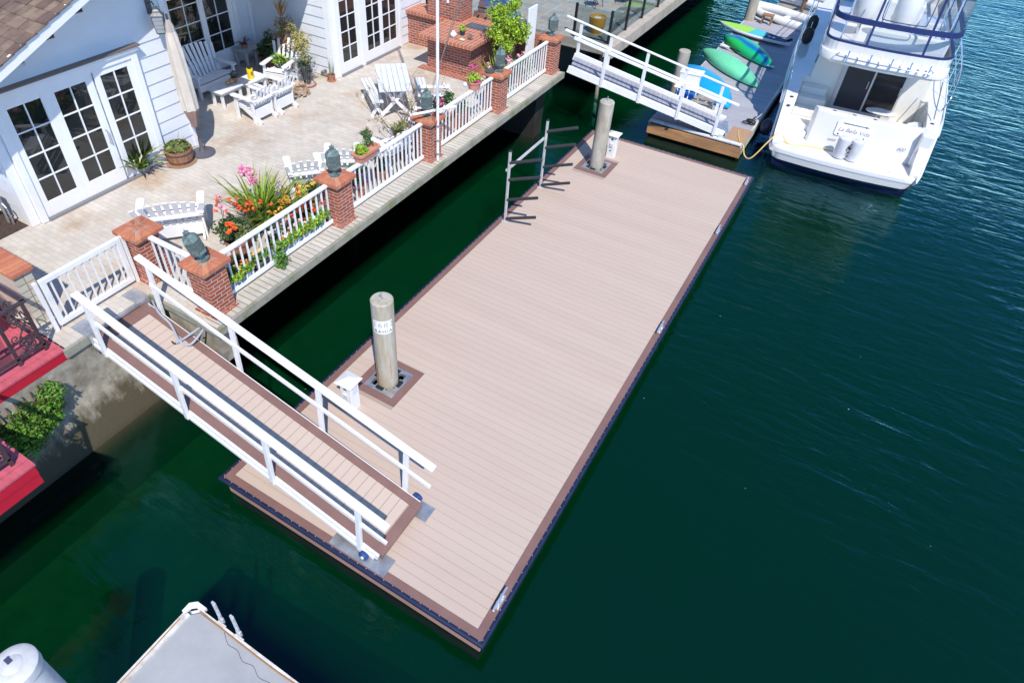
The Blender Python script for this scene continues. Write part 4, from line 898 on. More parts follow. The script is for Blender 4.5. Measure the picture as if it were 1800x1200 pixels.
adirondack('white garden chair behind the railing, left of the flagpole pillar', (-2.00,7.02,H), math.radians(165), .60, 6, .62)
adirondack('white garden chair behind the railing, right of the flagpole pillar', (-1.98,8.35,H), math.radians(200), .58, 6, .55)
def table(name, label, loc, rot, lx, ly, h, n, m=WP, group=None):
    t = thing(name, label, 'table', loc, rot, group)
    mb = MB()
    for i in range(n): y0 = -ly/2+ly*i/n+.004; y1 = -ly/2+ly*(i+1)/n-.004; mb.box(-lx/2,y0,h-.025,lx/2,y1,h)
    mb.build('tabletop', m, t, world=False)
    mb = MB(); a, b = lx/2-.05, ly/2-.05; mb.box(-a,-b,h-.10,a,-b+.02,h-.026); mb.box(-a,b-.02,h-.10,a,b,h-.026); mb.box(-a,-b+.02,h-.10,-a+.02,b-.02,h-.026); mb.box(a-.02,-b+.02,h-.10,a,b-.02,h-.026); mb.build('apron', m, t, world=False)
    for sx in (-1,1):
        for sy in (-1,1): mb = MB(); mb.box(sx*a-.03*(1+sx),sy*b-.03*(1+sy),0,sx*a+.03*(1-sx),sy*b+.03*(1-sy),h-.101); mb.build('leg', m, t, world=False, bevel=.004)
    return t
table('low_table', 'low white table holding the gourds and a small potted cactus', (-6.95,7.08,H), 0, .46, .72, .40, 1)
table('low_table', 'low white table carrying the yellow can beside the first low table', (-6.93,7.88,H), 0, .46, .72, .36, 1)
GWT = mat('aged_white_slats', (.50,.49,.47), .8, var=(8,.15))
table('side_table', 'small slatted side table with a red leaved plant on top near the recessed doors', (-8.22,8.98,H), .05, .50, .50, .50, 7, GWT)
# picnic set
def xleg(mb, L, w, h, y):
    mb.bar((y, -w/2, 0), (y, w/2, h), .07, .035, up=(1,0,0)); mb.bar((y+.04, w/2, 0), (y+.04, -w/2, h), .07, .035, up=(1,0,0))
GP = mat('grey_white_paint', (.66,.67,.67), .6, var=(3,.08), bump=(30,.2))
def trestle(name, label, cat, loc, rot, L, W, hh, n):
    t = thing(name, label, cat, loc, rot)
    mb = MB()
    for i in range(n): y0 = -W/2+W*i/n+.004; y1 = -W/2+W*(i+1)/n-.004; mb.box(-L/2,y0,hh-.03,L/2,y1,hh)
    mb.build('tabletop' if cat == 'table' else 'seat', GP, t, world=False, bevel=.003)
    for s in (-1,1):
        x = s*(L/2-.18)
        for q in (-1,1):
            mb = MB(); mb.bar((x+.02*q,q*W*.52,0),(x+.02*q,-q*W*.36,hh-.032),.036,.075,up=(0,1,.5)); mb.build('leg', WP, t, world=False)
    mb = MB(); mb.bar((-L/2+.18,0,hh*.5),(L/2-.18,0,hh*.5),.035,.06); mb.build('stretcher', WP, t, world=False)
    return t
ra = math.atan2(-1.16, 1.03)
trestle('picnic_table', 'grey white picnic table with crossed legs in the middle of the patio', 'table', (-3.59,9.30,H), ra, 1.62, .78, .74, 6)
trestle('picnic_bench', 'grey white picnic bench on the house side of the picnic table', 'bench', (-3.98,8.94,H), math.atan2(-.9,1.08), 1.46, .27, .44, 3)
trestle('picnic_bench', 'grey white picnic bench on the counter side of the picnic table', 'bench', (-3.00,9.68,H), ra, 1.46, .27, .44, 3)
adirondack('pale folding chair leaning by the picnic table near the flagpole pillar', (-2.55,9.55,H), math.radians(215), .5, 5, .45)

# ================================================================== POTTED PLANTS
R = random.Random(77)
def plant(name, label, pos, pot=None, potm=TERRA, cat='potted plant', n=18):
    t = thing(name, label, cat, pos)
    if pot: mb = MB(); mb.lathe(pot_prof(*pot), n, pos); p = mb.build('pot', potm, t, smooth=True); mb = MB(); mb.lathe([(pot[0]*.9,pot[1]*.86),(.001,pot[1]*.88)], n, pos, caps=False); mb.build('soil', SOIL, t)
    return t
def fol(t, m, fn, name='foliage'): mb = MB(); fn(mb); return mb.build(name, m, t)
V = Vector
# small things on tables
c = V((-6.98,7.42,H+.40)); t = plant('potted_cactus', 'small dark cactus in a terracotta pot on the low table', c, (.075,.12)); fol(t, G2, lambda m: leaves(m, c+V((0,0,.18)), (.10,.10,.09), 240, .035, R))
mb = MB(); 
c = V((-6.98,7.20,H+.40)); mb.ball(c+V((0,0,.05)), .06,.06,.05); mb.ball(c+V((.0,.10,.06)), .075,.075,.06); mb.ball(c+V((-.03,.05,.045)), .035,.05,.035)
tag(mb.build('gourds', mat('gourd_tan', (.52,.33,.12), .5), None, smooth=True), 'tan bottle gourd lying on the low table beside the cactus pot', 'gourd')
c = V((-6.90,7.86,H+.36)); t = thing('yellow_can', 'bright yellow can with a black lid on the low table', 'can', c)
mb = MB(); mb.lathe([(.075,0),(.078,.01),(.078,.235),(.075,.25)], 8, c); mb.build('can_body', mat('yellow_plastic', (.80,.60,.01), .35), t, smooth=True)
mb = MB(); mb.lathe([(.05,.251),(.05,.285)], 14, c); mb.build('lid', BLACKM, t); mb = MB()
mb.box(c.x+.072,c.y-.04,c.z+.10,c.x+.079,c.y+.035,c.z+.19); mb.build('printed_label', mat('label_brown', (.35,.18,.03), .5), t)
c = V((-8.22,8.98,H+.50)); t = plant('potted_cordyline', 'dark red leaved plant in a small pot on the slatted side table', c, (.08,.10)); fol(t, mat('maroon_leaf', (.08,.018,.02), .5, island=.4), lambda m: blades(m, c+V((0,0,.1)), 18, .30, .05, R, .8, .9))
mb = MB(); r0 = Vector((-5.85,8.45,H))
for k in range(26): a = R.uniform(0,6.3); mb.path([r0+V((.22*math.cos(a),.22*math.sin(a),.05)), r0+V((.15*math.cos(a+.8),.15*math.sin(a+.8),.22)), r0+V((.2*math.cos(a+1.9),.2*math.sin(a+1.9),.12))], .012, 5)
tag(mb.build('driftwood', mat('driftwood', (.36,.25,.16), .8)), 'tangle of brown driftwood on the paving behind the pair of chairs', 'driftwood')
mb = MB(); mb.ball((-6.35,7.05,H+.05), .11,.09,.05); tag(mb.build('round_stone', mat('beach_stone', (.5,.42,.33), .8), None, smooth=True), 'pale rounded stone on the paving under the low table', 'stone')
# barrel planter
c = PH(319,284); t = thing('barrel_planter', 'half barrel planter full of green succulents beside the umbrella base', 'planter', c)
mb = MB(); mb.lathe([(.235,0),(.275,.16),(.285,.32),(.262,.32),(.25,.27)], 24, c); mb.build('barrel', mat('barrel_wood', (.28,.14,.08), .7, var=(9,.35), bump=(20,.5), stretch=(3,3,.4)), t, smooth=True)
mb = MB(); 
for z, r in ((.08,.256),(.25,.284)): mb.lathe([(r,z-.015),(r+.004,z),(r,z+.015)], 24, c, caps=False)
mb.build('hoop', IR, t); mb = MB(); mb.lathe([(.31,0),(.32,.02),(.001,.021)], 24, c, caps=False); mb.build('saucer', mat('wood_saucer', (.32,.19,.12), .8), t)
fol(t, G4, lambda m: (leaves(m, c+V((0,0,.36)), (.25,.25,.09), 420, .07, R), blades(m, c+V((-.05,.05,.34)), 7, .34, .02, R, .5, .2)))
fol(t, G1, lambda m: leaves(m, c+V((0,0,.37)), (.23,.23,.08), 220, .06, R))
# grey tub by the doors
c = PH(249,300); t = plant('tub_planter', 'grey oval tub with strappy yellow green leaves against the glazed doors', c, (.24,.17), mat('tub_grey', (.25,.28,.30), .6))
fol(t, STRAP, lambda m: (blades(m, c+V((.05,-.1,.15)), 70, .75, .075, R, .75, .45, r0=.15), blades(m, c+V((.02,.12,.12)), 40, .5, .05, R, .9, .7, r0=.12)))
fol(t, G1, lambda m: leaves(m, c+V((0,0,.2)), (.2,.2,.08), 140, .06, R))
# orange clivia
def heads(t, cs, m, r, n, rr, name='flowers'):
    for cc in cs: mb = MB(); flowers(mb, cc, (rr,rr,rr*.8), n, r, R); mb.build('flower_head', m, t)
c = PH(421,444); t = plant('potted_clivia', 'shrub with round orange flower heads in a brown pot behind the railing', c, (.19,.30), TERRA)
fol(t, G2, lambda m: clumps(m, c+V((-.02,0,.50)), (.28,.28,.14), 30, 34, .10, .07, R)); fol(t, G4, lambda m: clumps(m, c+V((0,0,.52)), (.26,.26,.14), 18, 22, .10, .07, R))
heads(t, [AT(u,v,H+.66) for u,v in ((408,396),(400,393),(412,402),(402,408),(422,366),(416,360),(434,366),(441,361),(438,356),(432,371))], F_ORANGE, .034, 12, .032)
c = PH(438,425); t = plant('potted_geranium', 'tall thin stemmed plant with orange red blooms beside the pink orchid', c, (.13,.16))
cs = [AT(u,v,H+.8) for u,v in ((403,350),(411,358),(434,358),(440,357),(446,368),(380,362),(380,370),(398,373),(430,350),(458,353),(475,360),(380,352),(416,347))]
heads(t, cs, F_ORANGE, .026, 7, .028)
mb = MB()
for q in cs: mb.path([c+V((0,0,.16)), c.lerp(q,.5)+V((0,0,.15)), q], .004, 4)
mb.build('stems', TWIG, t)
c = PH(376,392); t = plant('pink_spike_plant', 'pale pink spiky flowers rising in front of the open paving', PH(400,420), (.10,.12))
heads(t, [AT(u,v,H+.75) for u,v in ((385,350),(382,356),(388,362),(392,366),(397,371),(383,345))], F_LPINK, .030, 12, .05)
mb = MB()
for u, v in ((385,352),(392,366)): q = AT(u,v,H+.75); mb.path([PH(400,420,.12), q.lerp(PH(400,420),.4)+V((0,0,.1)), q], .006, 4)
mb.build('stems', TWIG, t)
# big cymbidium
c = PH(462,402); t = plant('potted_orchid', 'big strap leaved orchid with pink flower clusters in a dark green pot', c, (.20,.26), mat('green_pot', (.02,.07,.06), .4))
fol(t, STRAP, lambda m: (blades(m, c+V((0,0,.2)), 95, 1.15, .045, R, .45, .45, r0=.18), blades(m, c+V((.1,.25,.2)), 70, .95, .045, R, .55, .5, r0=.15), blades(m, c+V((.05,.1,.2)), 60, .7, .045, R, .9, .7, r0=.2)))
fol(t, G1, lambda m: (blades(m, c+V((0,0,.15)), 40, .55, .04, R, 1.1, .8, r0=.15), clumps(m, c+V((.02,.02,.3)), (.2,.2,.08), 12, 24, .07, .05, R)))
heads(t, [AT(u,v,H+.85) for u,v in ((423,303),(430,298),(436,305),(428,310),(424,296),(445,312),(441,304),(447,303),(437,297),(444,318))], F_PINK, .034, 9, .05)
heads(t, [AT(u,v,H+.85) for u,v in ((434,300),(443,307),(447,315),(428,305))], F_LPINK, .045, 7, .06, 'pale_flowers')
heads(t, [AT(u,v,H+.7) for u,v in ((491,321),(489,330),(497,328),(467,308),(488,340))], F_PURP, .024, 6, .05, 'purple_flowers')
# yellow orchids
c = PH(520,382); t = plant('potted_orchid', 'strap leaved orchid with hanging yellow flower sprays right behind the white rail', c, (.16,.22), mat('green_pot2', (.05,.09,.05), .5))
fol(t, mat('lime_strap', (.34,.40,.03), .5, island=.35), lambda m: blades(m, c+V((0,0,.18)), 46, .62, .035, R, .8, .8, r0=.1))
heads(t, [AT(u,v,H+.62) for u,v in ((499,337),(502,343),(500,333),(492,352),(503,351),(508,353),(497,358),(475,373),(483,376),(491,366),(505,358))], F_YEL, .030, 8, .045)
c = PH(546,368); t = plant('potted_orchid', 'strap leaved plant with yellow and coral blooms tight against the middle brick pillar', c, (.15,.2), TERRA)
fol(t, STRAP, lambda m: blades(m, c+V((0,0,.18)), 50, .6, .03, R, .7, .6, r0=.12)); fol(t, G2, lambda m: clumps(m, c+V((.0,.12,.42)), (.12,.12,.1), 8, 30, .06, .05, R))
heads(t, [AT(u,v,H+.62) for u,v in ((519,328),(524,338),(539,328),(548,323),(553,320),(557,316),(524,330))], F_YEL, .028, 8, .04); heads(t, [AT(u,v,H+.6) for u,v in ((523,331),(524,342),(566,357),(552,369))], F_RED, .035, 6, .03, 'coral_flowers')
c = PH(575,395); t = plant('potted_shrub', 'dark red leaved shrub in the corner between the flowered railing and the middle pillar', V((-1.85,4.25,H)), (.14,.2))
fol(t, mat('dark_red_leaf', (.06,.015,.02), .5, island=.4), lambda m: clumps(m, V((-1.85,4.25,H+.40)), (.16,.2,.16), 14, 26, .08, .06, R)); heads(t, [V((-1.8,4.3,H+.55)),V((-1.75,4.1,H+.5))], F_RED, .035, 6, .05)
# flower boxes on the rail
def flowerbox(label, y0, y1, m, trail, fl):
    t = thing('flower_box', label, 'flower box', (-1.30,(y0+y1)/2,H+.12), 0, 'flower boxes along the railing')
    mb = MB(); mb.prism([(-1.66,y0),(-1.49,y0),(-1.49,y1),(-1.66,y1)], H+.08, H+.26); mb.build('box', mat('box_blue_grey', (.42,.50,.60), .5), t, bevel=.008)
    n = int((y1-y0)*26)
    fol(t, G1, lambda q: [clumps(q, (-1.50,y0+(y1-y0)*(i+.5)/n,H+.33), (.12,.07,.10), 3, 26, .065, .05, R) for i in range(n)])
    fol(t, G3, lambda q: [leaves(q, (-1.44+R.uniform(-.06,.05),R.uniform(y0,y1),H+.34+R.uniform(-.04,.06)), (.06,.06,.05), 12, .045, R) for i in range(n*2)])
    if trail is not None: fol(t, G1, lambda q: clumps(q, (-1.33,trail,H+.17), (.10,.15,.16), 16, 34, .07, .045, R), 'trailing_foliage')
    for fm, nm, k in fl:
        mb = MB(); [flowers(mb, (-1.48+R.uniform(-.10,.08),R.uniform(y0,y1),H+.42), (.03,.03,.02), 3, .024, R) for _ in range(k)]; mb.build(nm, fm, t)
flowerbox('blue grey flower box of trailing green geraniums on the railing left of the middle pillar', 3.05, 4.35, None, 3.0, ((F_WHITE,'white_flowers',9),(F_RED,'coral_flowers',5),(F_ORANGE,'orange_flowers',3)))
flowerbox('smaller flower box with yellow and orange blooms beside the corner pillar', 1.95, 2.48, None, None, ((F_YEL,'yellow_flowers',7),(F_ORANGE,'orange_flowers',5)))
c = V((-1.62,2.75,H)); t = plant('potted_geranium', 'leafy pot in a wire stand behind the railing between the two flower boxes', c, (.10,.20), mat('grey_pot', (.14,.15,.18), .5))
fol(t, G1, lambda m: clumps(m, c+V((.10,0,.34)), (.12,.12,.09), 9, 30, .06, .05, R)); heads(t, [c+V((.12,.03,.44)), c+V((.05,-.1,.42))], F_YEL, .03, 5, .04)
for k, (x, y, fm, lb) in enumerate(((-1.72,3.3,F_WHITE,'white flowered plant low behind the railing, below the orange clivia'), (-1.72,3.7,F_LPINK,'pale pink flowered plant low behind the railing under the yellow orchid'), (-1.78,2.2,F_WHITE,'white flowered bushy plant between the corner pillar and the railing'), (-1.8,4.0,F_RED,'coral flowered plant low behind the railing near the middle pillar'))):
    c = V((x,y,H)); t = plant('potted_flower', lb, c, (.11,.16)); fol(t, G2, lambda m: clumps(m, c+V((0,0,.30)), (.14,.16,.10), 12, 24, .07, .05, R)); mb = MB()
    for _ in range(9): flowers(mb, c+V((R.uniform(-.14,.14),R.uniform(-.16,.16),.40)), (.02,.02,.02), 3, .032, R)
    mb.build('flowers', fm, t)
c = V((-1.75,3.02,H)); t = plant('brown_pot_pair', 'large empty looking brown pot glimpsed between the balusters', V((-1.80,2.52,H)), (.17,.30), mat('brown_pot', (.20,.09,.06), .6)); fol(t, G2, lambda m: clumps(m, V((-1.80,2.52,H+.32)), (.10,.10,.05), 6, 22, .06, .05, R))
# terracotta trough on the rail
t = thing('terracotta_trough', 'long terracotta trough with two green plants sitting on the white rail', 'planter', (-1.47,5.58,H+.9))
mb = MB(); q = lambda e, z, x=0: [V((-1.46+x-.10-e,5.32-e,z)),V((-1.46+x+.07+e,5.32-e,z)),V((-1.46+x+.12+e,5.38-e,z)),V((-1.46+x+.12+e,5.84+e,z)),V((-1.46+x+.07+e,5.90+e,z)),V((-1.46+x-.10-e,5.90+e,z))]
mb.loft([q(-.035,H+.905),q(0,H+1.04),q(.018,H+1.045),q(.022,H+1.09),q(-.01,H+1.09),q(-.015,H+1.06)]); mb.build('trough', mat('peach_terracotta', (.60,.25,.17), .7, var=(8,.06)), t)
fol(t, G3, lambda m: clumps(m, (-1.47,5.47,H+1.13), (.11,.16,.08), 26, 30, .06, .045, R)); fol(t, G1, lambda m: clumps(m, (-1.47,5.47,H+1.12), (.10,.14,.08), 16, 26, .05, .04, R))
fol(t, mat('jade_leaf', (.10,.16,.05), .5, island=.5), lambda m: (clumps(m, (-1.50,5.70,H+1.32), (.09,.12,.18), 50, 18, .04, .035, R), clumps(m, (-1.47,5.8,H+1.12), (.06,.06,.04), 5, 14, .04, .03, R)))
# pots behind the second railing
c = V((-1.72,5.62,H)); t = plant('potted_pansy', 'tall green plant with purple blooms behind the railing, under the terracotta trough', c, (.15,.24))
fol(t, G1, lambda m: (clumps(m, c+V((0,0,.5)), (.16,.2,.2), 24, 26, .08, .05, R), blades(m, c+V((0,0,.25)), 30, .5, .02, R, .6, .4))); heads(t, [c+V((R.uniform(-.1,.2),R.uniform(-.25,.25),R.uniform(.35,.6))) for _ in range(8)], F_PURP, .035, 4, .03)
c = V((-1.75,6.35,H)); t = plant('potted_herb', 'green herb pot behind the railing between the trough and the flagpole pillar', c, (.13,.22)); fol(t, G2, lambda m: clumps(m, c+V((0,0,.38)), (.14,.16,.14), 16, 24, .07, .05, R)); heads(t, [c+V((0,.05,.5))], F_LPINK, .03, 5, .06)
c = V((-1.80,7.25,H)); t = plant('dark_pot', 'dark brown pot in front of the white chair left of the flagpole pillar', c, (.12,.30), mat('choc_pot', (.10,.045,.035), .5)); fol(t, G4, lambda m: leaves(m, c+V((0,0,.36)), (.12,.12,.1), 60, .05, R))
# twiggy plants by the flagpole pillar
def twigs(label, c, n, hgt, sp, leafm, nl, seed, name='bare_shrub'):
    rr = random.Random(seed); t = plant(name, label, c, (.14,.2)); mb = MB(); tips = []
    for i in range(n):
        a = rr.uniform(0,6.3); p = c+V((0,0,.15)); pts = [p]
        for k in range(4): p = p+V((math.cos(a)*sp*rr.uniform(.1,.3), math.sin(a)*sp*rr.uniform(.1,.3), hgt*rr.uniform(.18,.28))); a += rr.uniform(-.5,.5); pts.append(p); tips.append(p)
        mb.path(pts, .009, 5, r2=.003)
        for k in range(1,5): b = rr.uniform(0,6.3); e = pts[k]+V((math.cos(b)*.14, math.sin(b)*.14, .1)); mb.path([pts[k], e], .004, 4); tips.append(e)
    mb.build('twigs', TWIG, t); fol(t, leafm, lambda m: [leaves(m, rr.choice(tips), (.05,.05,.05), 3, .05, rr) for _ in range(nl)])
twigs('sparse leafed shrub in front of the picnic table, left of the flagpole pillar', V((-2.25,7.6,H)), 9, 1.1, .9, G4, 60, 3)
twigs('almost bare twiggy shrub beside the lantern of the flagpole pillar', V((-1.95,8.0,H)), 9, 1.3, 1.0, F_LPINK, 26, 4)
c = V((-1.95,7.35,H)); t = plant('potted_succulent', 'dusty green rosette plant beside the flagpole pillar cap', c, (.14,.55)); fol(t, G4, lambda m: [blades(m, c+V((R.uniform(-.14,.14),R.uniform(-.16,.16),.55+R.uniform(0,.16))), 12, .13, .035, R, 1.1, .4, segs=3) for _ in range(14)])
# pink geranium pot on the rail and companions
c = V((-1.46,9.55,H+.9)); t = plant('hanging_geranium', 'terracotta pot of lime leaves and pink geraniums on the white rail', c, (.17,.20), mat('pink_terracotta', (.58,.24,.18), .8, var=(8,.1)))
fol(t, G3, lambda m: clumps(m, c+V((0,0,.26)), (.15,.17,.09), 24, 26, .06, .045, R)); heads(t, [c+V((-.10,.02,.46)), c+V((-.13,.12,.42)), c+V((-.08,.16,.46)), c+V((.12,-.10,.22)), c+V((.15,.0,.18))], F_PINK, .04, 8, .04)
mb = MB(); mb.ball((-1.62,9.42,H+1.0),.06,.06,.05); tag(mb.build('white_bird', W_, None, smooth=True), 'small white bird ornament beside the pink geranium pot', 'ornament')
c = V((-1.85,8.72,H)); t = plant('potted_azalea', 'shrub with white and pink blooms rising above the railing right of the flagpole', c, (.18,.35), TERRA)
fol(t, G2, lambda m: clumps(m, c+V((-.02,.0,.75)), (.16,.42,.20), 30, 26, .09, .06, R)); fol(t, G1, lambda m: clumps(m, c+V((-.02,.35,.78)), (.12,.22,.18), 14, 26, .08, .06, R))
heads(t, [c+V((R.uniform(-.15,.15),R.uniform(-.35,.4),R.uniform(.8,1.0))) for _ in range(8)], F_WHITE, .05, 5, .05, 'white_flowers'); heads(t, [c+V((R.uniform(-.1,.15),R.uniform(-.35,.4),R.uniform(.75,.95))) for _ in range(6)], F_PINK, .04, 5, .05, 'pink_flowers')
t = thing('square_planter', 'square terracotta planter glimpsed through the balusters right of the flagpole', 'planter', (-1.72,8.75,H)); mb = MB(); mb.box(-1.86,8.5,H,-1.58,8.85,H+.36); mb.build('pot_body', TERRA, t, bevel=.012)
fol(t, mat('blue_leaf', (.05,.04,.22), .5, island=.4), lambda m: clumps(m, (-1.72,8.66,H+.44), (.12,.14,.08), 10, 20, .06, .05, R))
t = thing('square_planter', 'square terracotta planter with a small green shrub under the pink geranium pot', 'planter', (-1.72,9.35,H)); mb = MB(); mb.box(-1.86,9.15,H,-1.58,9.55,H+.36); mb.build('pot_body', TERRA, t, bevel=.012)
fol(t, G1, lambda m: clumps(m, (-1.66,9.35,H+.50), (.12,.2,.12), 14, 24, .07, .05, R))
# bed behind the last railing
mb = MB()
rr = random.Random(8)
c = V((-1.95,11.6,H)); t = plant('potted_lily', 'yellow green strap leaved plant with pale pink blooms behind the last railing', c, (.2,.25)); fol(t, STRAP, lambda m: blades(m, c+V((0,0,.2)), 46, .8, .05, R, .5, .35, r0=.25)); heads(t, [c+V((R.uniform(-.25,.3),R.uniform(-.2,.7),R.uniform(.6,.85))) for _ in range(10)], F_LPINK, .05, 6, .06)
c = V((-1.8,12.45,H)); t = plant('potted_shrub', 'bushy green plants with pink dots behind the last railing near its far end', c, (.2,.25)); fol(t, G1, lambda m: clumps(m, c+V((0,0,.42)), (.25,.65,.25), 40, 26, .10, .06, R)); fol(t, G2, lambda m: clumps(m, c+V((0,-.6,.3)), (.2,.3,.2), 20, 26, .10, .06, R)); heads(t, [c+V((R.uniform(-.2,.3),R.uniform(-.7,.6),R.uniform(.5,.8))) for _ in range(9)], F_LPINK, .045, 5, .05)
# bright green bush tree
t = thing('lime_bush', 'bright lime green small tree beside the steel grill', 'tree', (-2.30,12.35,H)); b = V((-2.30,12.35,H))
mb = MB()
for dx, dy, z in ((0,0,1.2),(.25,.2,1.4),(-.25,.15,1.5),(.1,-.25,1.3),(.35,.4,1.1)): mb.path([b, b+V((dx*.3,dy*.3,.5)), b+V((dx,dy,z))], .035, 6, r2=.012)
mb.build('trunk', BARK, t)
fol(t, mat('lime_crown_leaf', (.26,.38,.02), .5, island=.5, spec=.35), lambda m: [clumps(m, b+V(o), r, n, 44, .13, .065, R) for o, r, n in (((0,.1,1.35),(.45,.45,.42),44),((.25,.35,1.25),(.35,.35,.3),20),((-.2,.0,1.65),(.3,.3,.25),14),((.1,-.2,1.0),(.25,.25,.2),10),((.0,.5,1.75),(.3,.3,.25),12))], 'crown')
# green plants beyond the wing
t = thing('garden_shrub', 'dark green shrub in the gap between the house wing and the brick counter', 'shrub', (-6.4,14.6,H)); fol(t, G2, lambda m: clumps(m, (-6.4,14.9,H+.8), (.7,.8,.9), 60, 40, .2, .10, R)); fol(t, G3, lambda m: clumps(m, (-5.65,14.2,H+.35), (.28,.3,.25), 14, 26, .1, .07, R), 'lime_foliage'); mb = MB(); mb.path([(-6.4,14.8,H),(-6.4,14.9,H+.8)],.04,6); mb.build('stem', BARK, t)
# alcove corner plants
c = PH(541,150); t = thing('succulent_topiary', 'tall shaggy succulent topiary on a wire frame in a saucer of pebbles', 'potted plant', c)
mb = MB(); mb.lathe([(.20,0),(.23,.04),(.21,.04),(.2,.03)], 24, c); mb.build('saucer', TERRA, t, smooth=True); mb = MB()
for k in range(160): a = R.uniform(0,6.3); r = .19*math.sqrt(R.random()); mb.ball(c+V((r*math.cos(a),r*math.sin(a),.045)), .016,.012,.010, 5, 4)
mb.build('pebbles', mat('pebble', (.5,.48,.45), .8, island=.5), t); mb = MB()
for k in range(12): a = k*PI/6; mb.path([c+V((.07*math.cos(a),.07*math.sin(a),.04)), c+V((.10*math.cos(a+.5),.10*math.sin(a+.5),.28)), c+V((.13*math.cos(a+.2),.13*math.sin(a+.2),.42))], .006, 4)
mb.build('wire_frame', BLACKM, t)
fol(t, GREYG, lambda m: [blades(m, c+V((R.uniform(-.16,.16),R.uniform(-.16,.16),.42+R.uniform(0,.25))), 14, .15, .02, R, 1.1, .5, segs=3) for _ in range(34)])
fol(t, mat('straw_leaf', (.36,.31,.10), .7, island=.4), lambda m: (clumps(m, c+V((-.05,.0,1.12)), (.26,.24,.26), 44, 26, .08, .05, R), clumps(m, c+V((.02,.02,.72)), (.14,.14,.2), 16, 20, .07, .04, R)), 'dry_foliage')
c = V((-7.0,9.15,H)); t = plant('bromeliad_tree', 'tall brown and yellow bromeliad plant in the corner beside the white side wall', c, (.2,.3))
mb = MB(); mb.path([c+V((0,0,.2)), c+V((.05,.0,.9)), c+V((.05,.05,1.45))], .05, 8); mb.build('trunk', BARK, t)
fol(t, mat('tan_leaf', (.36,.22,.10), .7, island=.5), lambda m: (blades(m, c+V((.05,.05,1.5)), 26, .5, .05, R, .5, .1), [blades(m, c+V((R.uniform(-.25,.2),R.uniform(-.2,.2),R.uniform(.5,1.0))), 4, .4, .055, R, .9, 1.0) for _ in range(9)], clumps(m, c+V((.12,.08,1.3)), (.25,.25,.25), 24, 20, .09, .05, R)))
fol(t, mat('straw_green', (.26,.27,.09), .7, island=.4), lambda m: clumps(m, c+V((.2,.08,1.2)), (.28,.25,.25), 28, 24, .09, .05, R), 'green_foliage')
c = V((-6.90,8.92,H)); t = plant('spider_plant', 'bright green spiky plant at the foot of the bromeliad', V((-6.9,8.95,H)), (.18,.35), mat('dark_pot2', (.04,.035,.03), .5))
fol(t, mat('bright_strap', (.22,.38,.03), .45, island=.4), lambda m: [blades(m, c+V((R.uniform(-.15,.15),R.uniform(-.15,.15),.40+R.uniform(0,.15))), 14, .26, .035, R, 1.0, .5, segs=4) for _ in range(9)])
c = V((-7.55,9.25,H)); t = plant('dark_shrub', 'dark leafy pot plant in the shade left of the bromeliad', c, (.18,.25)); fol(t, G2, lambda m: clumps(m, c+V((0,0,.6)), (.25,.25,.35), 40, 30, .1, .07, R))
c = V((-8.05,9.45,H)); t = plant('shade_fern', 'green fern pot behind the slatted side table in the shade', c, (.16,.2)); fol(t, G1, lambda m: (blades(m, c+V((0,0,.25)), 50, .42, .05, R, .9, .8), leaves(m, c+V((0,0,.4)), (.2,.2,.15), 120, .06, R)))
c = PH(583,142); t = plant('potted_spike', 'small terracotta pot of thin upright spikes by the white house corner', c, (.10,.17)); fol(t, GREYG, lambda m: blades(m, c+V((0,0,.14)), 7, .50, .025, R, .22, .05)); mb = MB(); mb.lathe([(.12,0),(.13,.02),(.001,.021)], 18, c, caps=False); mb.build('saucer', TERRA, t)
c = PH(570,135); t = thing('wire_bird', 'small rusty wire ornament on the paving between the topiary and the spiky pot', 'ornament', c); mb = MB()
for k in range(7): mb.path([c+V((-.12+.04*k,0,.0)), c+V((-.1+.03*k,.02,.12)), c+V((.05,.03*k-.1,.2))], .007, 4)
mb.build('wire_body', IR, t)

# alcove roof belongs to the wing
mb = MB(); mb.box(-8.7,5.26,4.50,-5.82,9.69,4.66); mb.build('porch_roof', TRIM, h2)

# ================================================================== FAR FLOAT AND ITS THINGS
ff = thing('far_dock', 'grey planked neighbouring dock with a weathered timber face and white pipe bumper', 'dock', (2.5,21,0))
x0, x1, y0, y1 = 1.13, 3.92, 15.44, 26.9
GDK = mat('pale_grey_boards', (.37,.37,.41), .7, island=.07, var=(1.2,.08), stretch=(.5,2,1))
mb = MB(); n = 82; p = (y1-y0-.2)/n
for i in range(n): mb.box(x0+.03,y0+.16+i*p+.003,-.03,x1-.06,y0+.16+(i+1)*p-.003,0)
mb.build('decking', GDK, ff)
mb = MB(); mb.box(x0,y0+.02,-.36,x1,y0+.06,-.06); mb.build('timber_face', mat('bare_timber', (.52,.27,.11), .8, col2=(.30,.16,.08), mscale=1.6, bump=(18,.5), stretch=(.6,3,3)), ff)
mb = MB(); mb.box(x0-.01,y0+.06,-.30,x0+.029,y1,.0); mb.box(x1-.06,y0+.06,-.30,x1,y1,.001); mb.box(x0+.03,y1-.03,-.3,x1-.06,y1,0); mb.build('side_boards', mat('pale_edge_board', (.55,.56,.50), .7, var=(4,.2)), ff)
mb = MB(); mb.tube((x0+.02,y0+.09,.015),(x1-.05,y0+.09,.01),.055,14); mb.box(x0+.02,y0+.12,-.02,x1-.07,y0+.20,.02); mb.build('pipe_bumper', mat('scuffed_pvc', (.60,.61,.63), .5, col2=(.40,.38,.36), mscale=3, mix=.62), ff, smooth=True)
mb = MB(); mb.box(x0+.05,y0+.1,-.7,x1-.1,y1-.1,-.04); mb.build('float_hull', BLACKR, ff)
